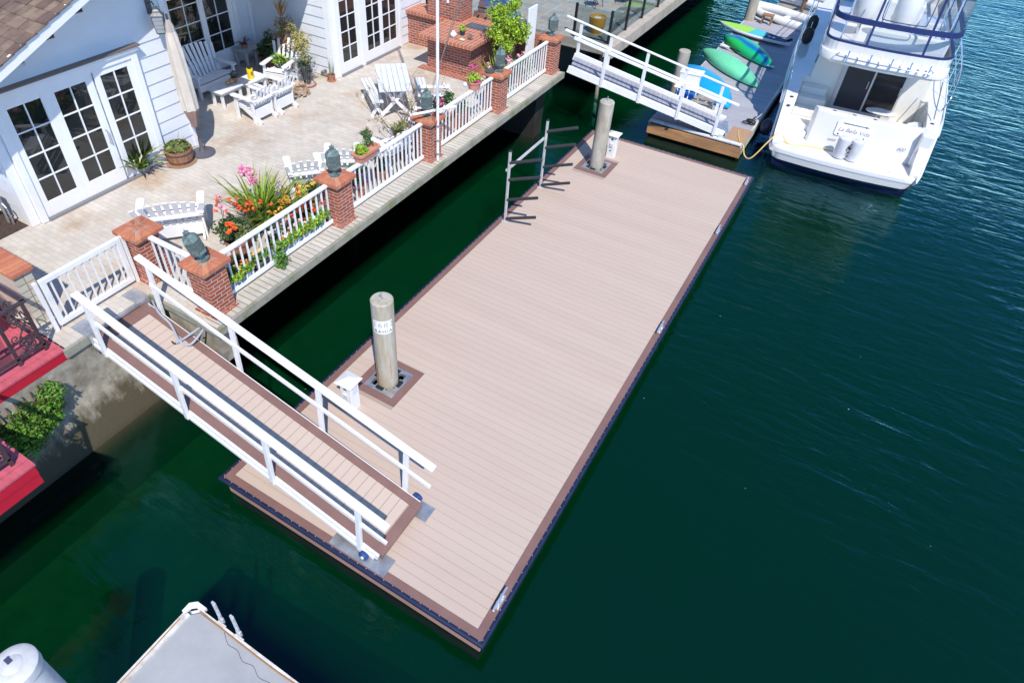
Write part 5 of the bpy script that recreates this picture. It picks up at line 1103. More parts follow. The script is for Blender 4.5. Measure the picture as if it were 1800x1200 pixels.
# step notch board ends seen on the left edge
pile('concrete_pile', 'thick concrete pile beside the cyan kayak at the far dock', .86, 19.0, .19, -3.2, .98, CONC, eye=False)
pile('concrete_pile', 'rust streaked concrete pile at the far left corner of the far dock', 1.28, 26.75, .20, -3.2, 1.9, RUST, eye=False)
# far gangway
fg = thing('gangway', 'white railed gangway with grey boards leading down to the grey far dock', 'gangway', (3.0,15.9,.15))
FA = Vector((-1.30,14.86,1.38)); FB = Vector((3.05,16.06,.17)); fd2 = (FB-FA).normalized(); fL = (FB-FA).length; fs = Vector((-fd2.y,fd2.x,0)).normalized()
def FG(s, y, h=0): return FA+fd2*s+fs*y+Vector((0,0,h))
mb = MB(); s = .0
while s < fL-.14: mb.bar(FG(s+.07,-.44), FG(s+.07,.44), .136, .03, up=fd2.cross(fs)); s += .142
mb.build('deck_boards', mat('far_grey_boards', (.30,.30,.34), .7, island=.06), fg)
for sd in (-1,1):
    mb = MB(); mb.bar(FG(-.05,sd*.50,-.02), FG(fL+.12,sd*.50,.0), .06, .20); mb.build('side_beam', W_, fg, bevel=.008)
    mb = MB(); mb.bar(FG(-.40 if sd > 0 else -.25,sd*.52,1.0), FG(fL+.30,sd*.52,.96), .06 if sd>0 else .10, .05); mb.build('handrail', W_, fg, bevel=.01)
    mb = MB(); mb.bar(FG(-.1 if sd > 0 else .15,sd*.50,.50), FG(fL+.05,sd*.50,.48), .035, .09); mb.build('mid_rail', W_, fg, bevel=.006)
    for s in (.05, 1.0, 2.15, 3.35, 4.5):
        if sd < 0 and s < .5: continue
        mb = MB(); mb.bar(FG(s,sd*.545,-.12), FG(s+.02,sd*.545,.96), .06, .085, up=(1,0,0)); mb.build('rail_post', W_, fg, bevel=.006)
    mb = MB(); c = FG(fL+.05,sd*.55,-.06); mb.tube(c-fs*.03, c+fs*.03, .07, 18); mb.build('wheel', mat('pale_wheel', (.6,.6,.6), .5), fg, smooth=True)
mb = MB(); mb.bar(FG(fL,-.40,-.02), FG(fL,.40,-.02), .5, .008, up=(0,0,1)); mb.bar(FG(fL+.02,-.42,-.10),FG(fL+.5,-.3,-.165),.25,.006); mb.build('landing_flap', GALV, fg)
# mat, cleat pile, bumper
t = thing('door_mat', 'brown woven mat on the near corner of the far dock', 'mat', (3.62,16.1,0))
mb = MB(); mb.loft([[V((3.36+.02*math.sin(i*1.3)*0+(.56 if i in (1,2) else 0)+.0,15.63+(.98 if i>1 else 0),z)) for i in range(4)] for z in (.004,.02)]); mb.build('weave', mat('coir', (.40,.25,.15), .95, var=(60,.35), bump=(120,.8)), t)
t = thing('rope_coil', 'black rope and cleat heaped on the right edge of the far dock', 'rope', (3.7,17.1,0)); mb = MB()
for k in range(5): c = V((3.70+R.uniform(-.1,.1),17.1+R.uniform(-.15,.15),.03)); mb.path([c+V((.09*math.cos(a),.07*math.sin(a),.01*k)) for a in [i*2*PI/10 for i in range(10)]], .018, 6, closed=True)
mb.path([(3.72,17.2,.04),(3.78,17.4,.12),(3.84,17.5,.06)], .02, 6); mb.build('coil', BLACKR, t)
# kayaks
def kaymat(name, a, b, c, sc=5, w=.5):
    m = bpy.data.materials.new(name); m.use_nodes = True; n = m.node_tree.nodes; l = m.node_tree.links; p = n['Principled BSDF']; p.inputs['Roughness'].default_value = .35
    tc = n.new('ShaderNodeTexCoord'); mp = n.new('ShaderNodeMapping'); mp.inputs['Scale'].default_value = (.55, sc*.55, .2); mp.inputs['Location'].default_value = (.3,w,0); l.new(tc.outputs['Object'], mp.inputs[0])
    t = n.new('ShaderNodeTexNoise'); t.inputs['Scale'].default_value = 1.0; t.inputs['Detail'].default_value = 1; l.new(mp.outputs[0], t.inputs[0])
    r = n.new('ShaderNodeValToRGB'); e = r.color_ramp.elements; e[0].position = .40; e[0].color = (*a,1); e[1].position = .62; e[1].color = (*c,1); k = e.new(.50); k.color = (*b,1)
    l.new(t.outputs[0], r.inputs[0]); l.new(r.outputs[0], p.inputs['Base Color']); return m
def kayak(label, ends, m, W=.72, hgt=.27, z0=.08, pointy=.62, board=False, name='kayak'):
    a, b = V((*ends[0],0)), V((*ends[1],0)); L = (b-a).length; ang = math.atan2(b.y-a.y, b.x-a.x)
    t = thing(name, label, 'kayak' if not board else 'paddleboard', ((a.x+b.x)/2,(a.y+b.y)/2,z0), ang)
    rings = []; N = 22
    for i in range(N+1):
        u = i/N; s = max(.012, math.sin(PI*u)**pointy); w = W/2*s; h = hgt*(.35+.65*s); x = -L/2+L*u; zr = .10*(abs(2*u-1)**3)*(0 if board else 1)
        if board: rings.append([V((x,w*c,q)) for c, q in ((-1,.05),(-.93,.0),(.93,.0),(1,.05),(.95,.10),(-.95,.10))])
        else:
            pts = [V((x,w*math.cos(q),(h-zr)*max(0,math.sin(q))**.8*(1+.06*math.cos(q*8)**2) )) for q in [PI*j/14 for j in range(15)]]
            rings.append(pts+[V((x,-w*.97,-.03)), V((x,w*.97,-.03))])
    mb = MB(); mb.loft(rings); mb.build('hull' if not board else 'board_core', m if not board else W_, t, world=False, smooth=True)
    return t, L
MINT = mat('mint_plastic', (.17,.66,.36), .35, var=(1.5,.12)); GRN = mat('green_plastic', (.02,.48,.14), .35)
t, L = kayak('pale mint green kayak lying upside down on the far dock', ((.78,22.05),(3.26,19.85)), MINT, W=.86, hgt=.32); mb = MB()
t, L = kayak('teal and blue kayak with lime streaks lying upside down beyond the mint green one', ((1.02,24.05),(3.28,21.85)), kaymat('teal_blue_swirl', (.0,.14,.42), (.0,.36,.30), (.02,.52,.10), 5), W=.88, hgt=.30)
t, L = kayak('bright cyan kayak lying beside the white boarding steps', ((.75,20.1),(2.90,17.65)), mat('cyan_plastic', (.01,.33,.72), .35, var=(2,.12)), W=1.15, hgt=.36); 
mb = MB(); mb.box(-.55,-.03,.24,.35,-.015,.325); mb.build('keel_groove', mat('cyan_dark', (.0,.12,.35), .4), t, world=False); mb = MB(); mb.prism([(.25,-.30),(.62,-.16),(.66,-.08),(.30,-.18)], .17, .27); mb.build('scupper', mat('cyan_dark', (.0,.12,.35), .4), t, world=False)
t, L = kayak('white edged paddleboard with lime, aqua and navy deck pad', ((.50,25.15),(3.38,24.35)), W_, W=.78, z0=.12, board=True, name='paddleboard')
def bpad(u0, u1, m, nm, L=L, W=.78, skew=.0):
    mb = MB(); top = []; 
    for i in range(9): u = u0+(u1-u0)*i/8; w = W/2*max(.012,math.sin(PI*u)**.62)*.90; top.append((-L/2+L*u+skew, w))
    bot = [(x-2*skew,-w) for x, w in top][::-1]; mb.prism([(x,w) for x, w in top]+bot, .1005, .106); mb.build(nm, m, t, world=False)
bpad(.03,.46, mat('lime_pad', (.30,.66,.08), .6), 'lime_pad'); bpad(.462,.66, mat('aqua_pad', (.08,.50,.56), .6), 'aqua_pad'); bpad(.662,.94, mat('navy_pad', (.01,.03,.10), .6), 'navy_pad')
mb = MB()
for dx in (.62,.80): mb.prism([(dx+.07*math.cos(a*PI/3),-.02+.06*math.sin(a*PI/3)) for a in range(6)], .1065, .109)
mb.build('white_emblem', W_, t, world=False)
mb = MB(); mb.bar((1.28,.0,.08),(1.50,0,.24),.02,.10); mb.build('fin', BLACKR, t, world=False)
# paddle
t = thing('kayak_paddle', 'black shafted paddle with white blades between the mint and teal kayaks', 'paddle', (2.2,22.3,.1))
a, b = V((1.25,22.78,.16)), V((3.15,21.0,.12)); a, b = AT(1283,84,.12), AT(1344,111,.12)
mb = MB(); mb.tube(a, b, .018, 8); mb.build('shaft', BLACKM, t, smooth=True); d = (b-a).normalized(); sd = V((-d.y,d.x,0))
for c, k in ((a,-1),(b,1)): mb = MB(); mb.add([c+sd*.03, c-sd*.03, c+d*k*.2-sd*.10, c+d*k*.42-sd*.06, c+d*k*.45+sd*.02, c+d*k*.25+sd*.10], [(0,1,2,3,4,5)]); q = len(mb.v); mb.add([v-V((0,0,.012)) for v in mb.v[:6]], [(5,4,3,2,1,0)]); mb.build('blade', W_, t)
# ladder (checkered strip) under the board
t = thing('folding_ladder', 'black and white dashed folding ladder lying next to the paddleboard', 'ladder', (2.2,24.6,.05)); a, b = AT(1297,49,.06), AT(1378,74,.06); a2, b2 = AT(1310,57,.05), AT(1378,78,.05)
for k, (p, q) in enumerate(((a,b),(a2,b2))):
    mb = MB(); mb.bar(p, q, .05, .03); mb.build('rail', BLACKM, t); mb = MB()
    for i in range(6): u0 = (i+.1)/6; mb.bar(p.lerp(q,u0)+V((0,0,.012)), p.lerp(q,u0+.09)+V((0,0,.012)), .052, .02)
    mb.build('white_grip', W_, t)
t = thing('blue_cloth', 'crumpled light blue cloth at the end of the folding ladder', 'cloth', AT(1373,72,.1)); mb = MB(); c = AT(1373,72,.12)
for k in range(9): mb.ball(c+V((R.uniform(-.2,.2),R.uniform(-.12,.12),R.uniform(-.03,.05))), R.uniform(.06,.11), R.uniform(.05,.09), .05, 7, 5)
mb.build('folds', mat('light_blue_cloth', (.10,.38,.75), .7), t, smooth=True)
# boarding steps (white moulded) with blue locker
sx, sy = 1.66, 17.0
t = thing('boarding_steps', 'white moulded boarding steps with blue sides beside the far gangway', 'steps', (sx,sy,0), .10)
mb = MB(); mb.box(-.34,.12,.98,.34,.56,1.02); mb.box(-.38,-.12,.60,.32,.16,.64); mb.box(.16,-.42,.30,.40,-.16,.33); mb.build('tread', W_, t, world=False, bevel=.02)
mb = MB(); mb.box(-.32,.14,.645,.30,.17,.979); mb.box(-.30,.16,.30,.28,.54,.60); mb.build('riser', W_, t, world=False, bevel=.01)
mb = MB(); mb.box(-.30,-.14,.0,.26,.50,.56); mb.box(-.28,-.44,.0,.14,-.15,.30); mb.build('blue_base', mat('locker_blue', (.01,.14,.50), .4), t, world=False, bevel=.02)
mb = MB()
for x in (-.25,.10): mb.path([(x,-.46,.02),(x,-.44,.32),(x,-.30,.34),(x,-.18,.45),(x,-.16,.62)], .016, 6)
mb.build('tube_frame', W_, t, world=False, smooth=True)
t = thing('dock_box', 'low grey timber box with two small fittings on top next to the far gangway', 'dock box', (2.22,17.0,0), -.12)
mb = MB()
for i in range(5): mb.box(-.28+i*.112+.003,-.42,.36,-.28+(i+1)*.112-.003,.30,.385)
mb.build('lid_boards', GREYWOOD, t, world=False); mb = MB(); mb.box(-.26,-.40,0,.26,.28,.359); mb.build('box_body', GREYWOOD, t, world=False)
for x in (-.08,.18): mb = MB(); mb.tube((x,-.05,.386),(x,-.05,.44),.03,8); mb.path([(x,-.05,.42),(x-.02,-.14,.43),(x-.04,-.22,.40)], .014, 5); mb.build('fitting', ALU, t, world=False)
# stool and timber at the far end
t = thing('wooden_stool', 'small brown wooden stool at the far end of the far dock', 'stool', (1.95,26.75,0)); c = V((1.98,26.7,0))
mb = MB(); mb.box(c.x-.22,c.y-.18,.32,c.x+.22,c.y+.18,.36); mb.build('seat', WOOD, t)
for a in (-1,1):
    for b in (-1,1): mb = MB(); mb.box(c.x+a*.17-.025,c.y+b*.13-.025,0,c.x+a*.17+.025,c.y+b*.13+.025,.319); mb.build('leg', WOOD, t)
# dinghies and brown dock beyond
t = thing('brown_dock', 'weathered brown wooden dock beyond the far dock', 'dock', (3.5,30,-.1)); mb = MB()
for i in range(30): mb.box(1.75,28.55+i*.15,-.10,5.6,28.69+i*.15,-.04)
mb.build('decking', GREYWOOD, t); mb = MB(); mb.box(1.7,28.42,-.40,5.6,28.54,-.03); mb.build('timber_face', MATS['bare_timber'], t)
def dinghy(label, a, b, W, zt, tube):
    a, b = V((*a,0)), V((*b,0)); L = (b-a).length; t = thing('dinghy', label, 'dinghy', ((a.x+b.x)/2,(a.y+b.y)/2,WZ+.1), math.atan2(b.y-a.y,b.x-a.x))
    pts = [V((-L/2,-W/2,zt)), V((L*.2,-W/2,zt+.02)), V((L*.42,-W*.3,zt+.06)), V((L/2,0,zt+.1)), V((L*.42,W*.3,zt+.06)), V((L*.2,W/2,zt+.02)), V((-L/2,W/2,zt))]
    mb = MB(); mb.path(spline(pts,5), tube, 12); mb.build('tube_side', mat('dinghy_white', (.72,.72,.72), .5, var=(2,.06)), t, world=False, smooth=True)
    mb = MB(); mb.prism([(p.x*.97,p.y*.97) for p in pts], -.2, .12); mb.build('floor', mat('dinghy_grey', (.45,.46,.48), .6), t, world=False)
    mb = MB(); mb.box(-L/2-.02,-W/2+.05,-.1,-L/2+.04,W/2-.05,zt+.05); mb.box(0,-W/2,zt-.08,.22,W/2,zt-.04); mb.build('thwart', W_, t, world=False)
    return t
dinghy('white open dinghy floating between the far dock and the brown dock', (3.95,25.95+1.2), (1.15,27.6+.55), 1.1, .42, .17)
dinghy('white dinghy hull lying on top of the brown dock', (4.4,28.7), (1.5,29.7), 1.0, .85, .16)
t = thing('mooring_post', 'brown post with a rusty head at the edge of the brown dock', 'post', (2.95,28.3,0)); mb = MB(); mb.tube((2.95,28.36,-1),(2.95,28.36,.75),.07,10); mb.build('shaft', BARK, t); mb = MB(); mb.box(2.76,28.26,.75,3.14,28.46,.98); mb.build('head', mat('rusty_head', (.22,.08,.05), .8, var=(20,.4)), t, bevel=.04)

# ================================================================== NEIGHBOUR'S PATIO (upper middle)
FLAG = brickmat('flagstone', (.30,.29,.25), (.22,.26,.25), (.42,.40,.37), .62, .42, .012, bump=.4, stain=((.85,.62,.42), 2.2, .5, .8), squash=.7)
mb = MB(); mb.prism([(-30,16.40),(-.72,16.40),(-.60,40),(-30,40)], 1.2, H); mb.build('flagstone_patio', FLAG, kind='structure')
mb = MB(); mb.prism([(-.95,16.36),(-.66,16.36),(-.50,40),(-.80,40)], 1.16, H+.012); t = thing('coping_edge', 'pale worn stone edge of the neighbouring flagstone patio above the water', 'coping', (-.7,28,1.2)); mb.build('edge_stone', mat('edge_stone', (.50,.42,.36), .9, col2=(.36,.33,.25), mscale=3, bump=(20,.5)), t)
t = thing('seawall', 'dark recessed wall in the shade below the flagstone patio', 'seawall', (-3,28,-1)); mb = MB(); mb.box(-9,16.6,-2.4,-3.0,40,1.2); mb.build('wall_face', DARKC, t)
gr_ = thing('glass_railing', 'frameless glass railing with black posts around the flagstone patio', 'railing', (-.95,20,H))
for (x, y) in ((-2.07,16.55),(-.90,16.50),(-.93,18.0),(-.92,19.45),(-.88,20.9),(-.84,22.4),(-.8,24),(-.76,25.5)):
    mb = MB(); mb.box(x-.035,y-.035,H,x+.035,y+.035,H+.98); mb.build('post', BLACKM, gr_)
GP_ = bpy.data.materials['railing_glass']
for (a, b) in (((-2.07,16.55),(-.9,16.50)),((-.90,16.5),(-.93,18)),((-.93,18),(-.92,19.45)),((-.92,19.45),(-.88,20.9)),((-.88,20.9),(-.84,22.4)),((-.84,22.4),(-.8,24))):
    mb = MB(); d = (V((*b,0))-V((*a,0))).normalized()*.05; mb.bar(V((*a,H+.53))+d, V((*b,H+.53))-d, .010, .82); mb.build('glass_panel', GP_, gr_)
mb = MB(); mb.bar((-2.07,16.55,H+.08),(-.9,16.5,H+.08),.03,.04); mb.build('bottom_channel', BLACKM, gr_)
c = V((-1.62,17.25,H)); t = plant('glazed_pot', 'large mustard glazed pot full of pale gravel on the flagstone patio', c); mb = MB(); mb.lathe([(.18,0),(.24,.2),(.27,.45),(.27,.50),(.24,.50),(.23,.46)], 24, c); mb.build('pot', mat('mustard_glaze', (.42,.22,.03), .25), t, smooth=True); mb = MB(); mb.lathe([(.235,.45),(.001,.47)], 20, c, caps=False); mb.build('gravel', mat('pale_gravel', (.6,.52,.44), .95, var=(60,.3), bump=(90,.8)), t)
t, L = kayak('green and aqua paddleboard leaning low behind the glass railing', ((-3.4,21.8),(-.98,20.9)), W_, W=.75, z0=H+.12, board=True, name='paddleboard')
bpad(.03,.60, mat('sea_pad', (.08,.42,.34), .6), 'aqua_pad', L); bpad(.602,.97, MATS['lime_pad'], 'lime_pad', L)
for k, (x, y, lb) in enumerate(((-2.7,19.6,'dark wire bistro chair on the left of the flagstone patio'), (-2.0,20.6,'dark wire bistro chair near the middle of the flagstone patio'), (-3.3,20.6,'dark wire bistro chair farthest back on the flagstone patio'))):
    t = thing('bistro_chair', lb, 'chair', (x,y,H)); mb = MB(); mb.lathe([(.24,.42),(.25,.44),(.23,.46)], 18, (x,y,H)); mb.build('seat', mat('bistro_brown', (.10,.05,.045), .5), t)
    for a in range(4): mb = MB(); q = a*PI/2+.5; mb.path([(x+.2*math.cos(q),y+.2*math.sin(q),H+.42),(x+.30*math.cos(q),y+.3*math.sin(q),H)], .014, 6); mb.build('leg', MATS['bistro_brown'], t)
    mb = MB(); mb.path([(x-.24,y+.1,H+.44),(x-.26,y+.2,H+.85),(x,y+.3,H+.95),(x+.26,y+.2,H+.85),(x+.24,y+.1,H+.44)], .014, 6); mb.path([(x-.1,y+.2,H+.44),(x-.1,y+.28,H+.9)], .01, 5); mb.path([(x+.1,y+.2,H+.44),(x+.1,y+.28,H+.9)], .01, 5); mb.build('backrest', MATS['bistro_brown'], t)

# ================================================================== BOTTOM LEFT: neighbouring dock corner and capped pile
bd = thing('near_dock', 'grey coated dock corner with worn white edging at the bottom of the view', 'dock', (2.5,-4,0))
GC = mat('grey_dock_coating', (.36,.37,.38), .6, var=(1.5,.08), bump=(60,.15), col2=(.31,.32,.33), mscale=.9)
def shp(o): return [(1.12+o+.13,-1.56-o),(7,-1.56-o),(7,-9),(1.12+o,-9),(1.12+o,-1.56-o-.13)]
mb = MB(); mb.prism(shp(.055), -.05, .0); mb.build('deck_surface', GC, bd)
mb = MB(); mb.prism(shp(.0), -.30, -.051); mb.build('edge_frame', mat('worn_white_edge', (.66,.65,.62), .6, col2=(.40,.34,.28), mscale=5, mix=.58), bd)
mb = MB(); q = shp(.03); 
for i in range(len(q)-1): mb.bar((*q[i],.0), (*q[i+1],.0), .035, .03)
for i in (3,): mb.bar((*q[3],.0),(*q[4],.0),.05,.034)
mb.bar((1.20,-1.70,.012),(1.20,-9,.012),.05,.03); mb.build('edge_strip', MATS['worn_white_edge'], bd)
mb = MB(); mb.path(spline([(1.30,-1.60,.020),(1.9,-1.615,.022),(2.6,-1.62,.022),(3.2,-1.60,.02),(4.2,-1.615,.02)],8), .009, 5); mb.path(spline([(1.155,-1.8,.02),(1.17,-2.6,.02),(1.16,-3.4,.02)],8), .008, 5); mb.build('rust_line', mat('rust_line', (.36,.18,.07), .8), bd)
mb = MB(); mb.path(spline([(1.75,-1.62,.0005),(1.9,-1.70,.0005),(2.05,-1.69,.0005),(2.2,-1.75,.0005),(2.35,-1.72,.0005),(2.5,-1.78,.0005),(2.7,-1.75,.0005),(2.85,-1.82,.0005)],3), .0035, 4); mb.build('crack', mat('crack_dark', (.06,.06,.06), .9), bd)
mb = MB(); mb.box(1.2,-9,-.8,7,-1.64,-.31); mb.build('float_hull', BLACKR, bd)
mb = MB(); mb.loft([[V(p) for p in ((1.10,-1.72,-.03),(1.10,-1.60,-.03),(1.18,-1.53,-.03),(1.34,-1.53,-.03),(1.34,-1.58,-.03),(1.20,-1.59,-.03),(1.155,-1.63,-.03),(1.155,-1.72,-.03))],[V(p) for p in ((1.10,-1.72,.03),(1.10,-1.60,.03),(1.18,-1.53,.03),(1.34,-1.53,.03),(1.34,-1.58,.03),(1.20,-1.59,.03),(1.155,-1.63,.03),(1.155,-1.72,.03))]]); mb.build('corner_bumper', W_, bd)
def bracket(label, x):
    t = thing('steel_bracket', label, 'bracket', (x,-1.53,0), 0, 'scratched grey brackets on the grey dock edge'); mb = MB(); mb.box(x-.03,-1.55,-.05,x+.03,-1.52,.52); mb.box(x-.035,-1.553,-.02,x+.035,-1.515,.10); mb.build('upright', mat('scratched_steel', (.58,.60,.64), .5, .3, var=(25,.3)), t, bevel=.008)
    mb = MB(); mb.box(x-.04,-1.585,.0,x+.10,-1.556,.02); mb.build('foot_plate', MATS['worn_white_edge'], t); return t
bracket('upright steel bracket nearest the corner of the grey dock', 1.62); bracket('upright steel bracket farther from the corner of the grey dock', 1.93)
t = thing('capped_pile', 'white plastic sleeved pile with a round cap at the lower left edge', 'pile', (.80,-3.24,WZ)); c = AT(24,1171,1.55); cx, cy = c.x, c.y
PW = mat('sleeve_white', (.50,.51,.53), .45, var=(5,.1), bump=(20,.1))
mb = MB(); mb.lathe([(.205,-3),(.205,1.53),(.200,1.56)], 36, (cx,cy,0)); mb.build('sleeve', PW, t, smooth=True)
mb = MB(); mb.lathe([(.222,1.44),(.222,1.56),(.19,1.59),(.11,1.60)], 36, (cx,cy,0)); mb.lathe([(.10,1.601),(.09,1.608)], 30, (cx,cy,0)); mb.build('cap', mat('cap_white', (.56,.56,.56), .5, var=(12,.1)), t, smooth=True)
mb = MB(); mb.box(cx-.10,cy-.02,1.609,cx-.02,cy+.03,1.613); mb.build('cap_mark', mat('cap_ink', (.05,.06,.12), .6), t); 

# ================================================================== MOTOR YACHT
ya = thing('motor_yacht', 'large white motor yacht with blue canvas flybridge moored stern first beside the grey dock', 'yacht', (6.47,15.93,0), .07)
def yb(mb, name, m, **k): return mb.build(name, m, ya, world=False, **k)
ST = [(0,1.84,.10),(.35,1.93,.16),(.8,1.96,.55),(1.25,1.98,1.02),(1.8,2.02,1.16),(3,2.10,1.20),(5,2.17,1.27),(7,2.16,1.36),(9,2.02,1.48),(11,1.62,1.62),(12.5,1.0,1.74),(13.6,.06,1.82)]
def ring(y, w, z, out=0):
    return [V((-w-out,y,z)), V((-w-.05-out,y,z-.08)), V((-w*.985-out,y,z*.35-.06)), V((-w*.95-out,y,-.23))], [V((w*.95+out,y,-.23)), V((w*.985+out,y,z*.35-.06)), V((w+.05+out,y,z-.08)), V((w+out,y,z))]
mb = MB()
for s in (0,1): mb.loft([ring(*q)[s] for q in ST], caps=False, closed=False)
y, w, z = ST[0]; 
yb(mb, 'hull', GEL, smooth=True)
mb = MB(); mb.loft([[V((-w*.95,y,-.231)), V((-w*.93,y,-.45)), V((0,y,-.95)), V((w*.93,y,-.45)), V((w*.95,y,-.231))] for y, w, z in [(q[0]+(.10 if q[0]==0 else 0),q[1],q[2]) for q in ST]]); yb(mb, 'hull_bottom', HULLN, smooth=True)
mb = MB(); mb.loft([[V((s*(w+.055),y,z-.10)),V((s*(w+.085),y,z-.12)),V((s*(w+.085),y,z-.16)),V((s*(w+.055),y,z-.17))] for s in (1,) for y, w, z in ST[3:]]); mb.loft([[V((-(w+.055),y,z-.17)),V((-(w+.085),y,z-.16)),V((-(w+.085),y,z-.12)),V((-(w+.055),y,z-.10))] for y, w, z in ST[3:]]); yb(mb, 'rub_rail', mat('rub_rail', (.55,.57,.62), .3), smooth=True)
# platform
def rrect(x0,x1,y0,y1,r,bow=.0,n=6):
    out = []
    for cx,cy,a0 in ((x1-r,y0+r,-PI/2),(x1-.02,y1-.02,0),(x0+.02,y1-.02,PI/2),(x0+r,y0+r,PI)):
        rr = r if cy < (y0+y1)/2 else .02
        for i in range(n+1): a = a0+PI/2*i/n; out.append((cx+rr*math.cos(a), cy+rr*math.sin(a)))
    m = 8; pre = []
    for i in range(1,m): t = i/m; x = (x0+r)+(x1-x0-2*r)*t; pre.append((x, y0-bow*(1-(2*t-1)**2)))
    out = pre+out
    return out
pf = rrect(-1.90,1.90,.0,1.02,.32,.10)
mb = MB(); mb.loft([[V((x*k,(y-.5)*k2+.5,z)) for x,y in pf] for k,k2,z in ((.955,.96,-.23),(.98,.98,-.12),(1.0,1.0,-.02),(1.005,1.01,.05),(.995,.995,.10),(.97,.97,.125))]); yb(mb, 'swim_platform', GEL, smooth=True)
mb = MB(); mb.loft([[V((x*1.012,(y-.5)*1.016+.5,z)) for x,y in pf] for z in (-.035,.01)]); yb(mb, 'platform_strip', mat('strip_grey', (.62,.64,.68), .3), smooth=True)
mb = MB()
for (a,b) in (((.95,.10),(.95,.45)),((.95,.45),(1.45,.45)),((1.45,.45),(1.45,.14))): mb.bar((*a,.1255),(*b,.1255),.008,.004)
for x,y in ((1.05,.12),(1.35,.12)): mb.tube((x,y,.125),(x,y,.132),.014,8)
mb.box(1.15,.10,.126,1.25,.13,.131)
yb(mb, 'ladder_hatch', mat('hatch_line', (.35,.35,.36), .5))
# transom block with its walkway at the port side
tp = [(-1.12,1.02),(-1.02,.80),(-.6,.72),(0,.69),(.8,.70),(1.35,.74),(1.62,.85),(1.62,1.22),(-1.05,1.16)]
mb = MB(); mb.loft([[V((x,y+(z-.12)*.16*(1 if y<1.05 else 0),z)) for x,y in tp] for z in (.12,.5,.95,1.02)]+[[V((x*.985,1.05+(y-1.05)*.75+.12*(1 if y<1.05 else 0),1.06)) for x,y in tp]]); yb(mb, 'transom', GEL, smooth=True, bevel=.015)
mb = MB(); mb.box(1.60,.72,.13,1.93,1.30,1.05); yb(mb, 'transom_wing', GEL, bevel=.05)
for s in (-1,1):
    mb = MB(); w0 = 1.60
    mb.loft([[V((s*1.66,y,.10)),V((s*1.66,y,z)),V((s*(w+.0),y,z)),V((s*(w+.0),y,.10))] if s < 0 else [V((s*(w+.0),y,.10)),V((s*(w+.0),y,z)),V((s*1.66,y,z)),V((s*1.66,y,.10))] for y,w,z in ((.12,1.88,.20),(.45,1.92,.40),(.85,1.95,.85),(1.3,1.98,1.08),(1.9,2.02,1.17),(2.8,2.08,1.20))]); yb(mb, 'coaming', GEL, bevel=.02)
mb = MB(); mb.box(-1.659,.95,.13,-1.10,1.3,.30); yb(mb, 'boarding_step', GELC, bevel=.02)
mb = MB(); mb.box(-1.655,1.10,.30,1.655,2.80,.45); yb(mb, 'cockpit_sole', GELC)
# moulded steps up to the port side deck
for i, (a, b, z) in enumerate(((1.65,2.05,.66),(2.05,2.42,.86),(2.42,2.80,1.04))): mb = MB(); mb.box(-1.655,a,.451,-.82-.06*i,b,z); yb(mb, 'stair', GELC, bevel=.03)
mb = MB(); mb.prism([(1.30,1.25),(1.66,1.25),(1.66,2.0),(1.45,1.95),(1.28,1.75),(1.22,1.45)], .451, .88); yb(mb, 'corner_seat', GEL, bevel=.03)
# cabin
mb = MB(); mb.loft([[V((-1.52,2.80,z)),V((1.58,2.80,z)),V((1.60,8.5,z)),V((.9,9.8,z)),V((-.9,9.8,z)),V((-1.60,8.5,z))] if z < 1.3 else [V((-1.42,2.80,z)),V((1.48,2.80,z)),V((1.45,7.6,z)),V((.8,8.2,z)),V((-.8,8.2,z)),V((-1.45,7.6,z))] for z in (.40,1.25,2.42)]); yb(mb, 'cabin', GELC, smooth=False, bevel=.03)
for s in (-1,1):
    for (a, b) in ((3.3,4.9),(5.0,6.9)):
        mb = MB(); x = 1.535; mb.add([V((s*(x-.0),a,1.45)),V((s*(x+.0),b,1.45)),V((s*(x-.075),b-.1,2.10)),V((s*(x-.075),a+.2,2.10))]+[V((s*(x-.05),a,1.45)),V((s*(x-.05),b,1.45)),V((s*(x-.12),b-.1,2.10)),V((s*(x-.12),a+.2,2.10))],[(0,1,2,3),(7,6,5,4),(0,4,5,1),(1,5,6,2),(2,6,7,3),(3,7,4,0)]); yb(mb, 'side_window', GLASS)
for s in (-1,1):
    mb = MB(); mb.loft([[V((s*1.50,y,z-.05)),V((s*1.50,y,z)),V((s*w,y,z)),V((s*w,y,z-.05))] if s < 0 else [V((s*w,y,z-.05)),V((s*w,y,z)),V((s*1.50,y,z)),V((s*1.50,y,z-.05))] for y,w,z in ((2.78,2.08,1.20),(5,2.17,1.27),(7,2.16,1.36),(8.4,2.08,1.44))]); yb(mb, 'side_deck', GEL)
mb = MB(); mb.loft([[V((-w,y,z)),V((w,y,z)),V((w*.9,y,z-.1)),V((-w*.9,y,z-.1))] for y,w,z in ST[7:]]); yb(mb, 'foredeck', GEL)
boxes_ = [(1.49,2.80,.451,2.04,2.84,1.20),(-2.04,2.80,.451,-1.50,2.84,1.20)]
for q in boxes_: mb = MB(); mb.box(*q); yb(mb, 'bulkhead', GELC)
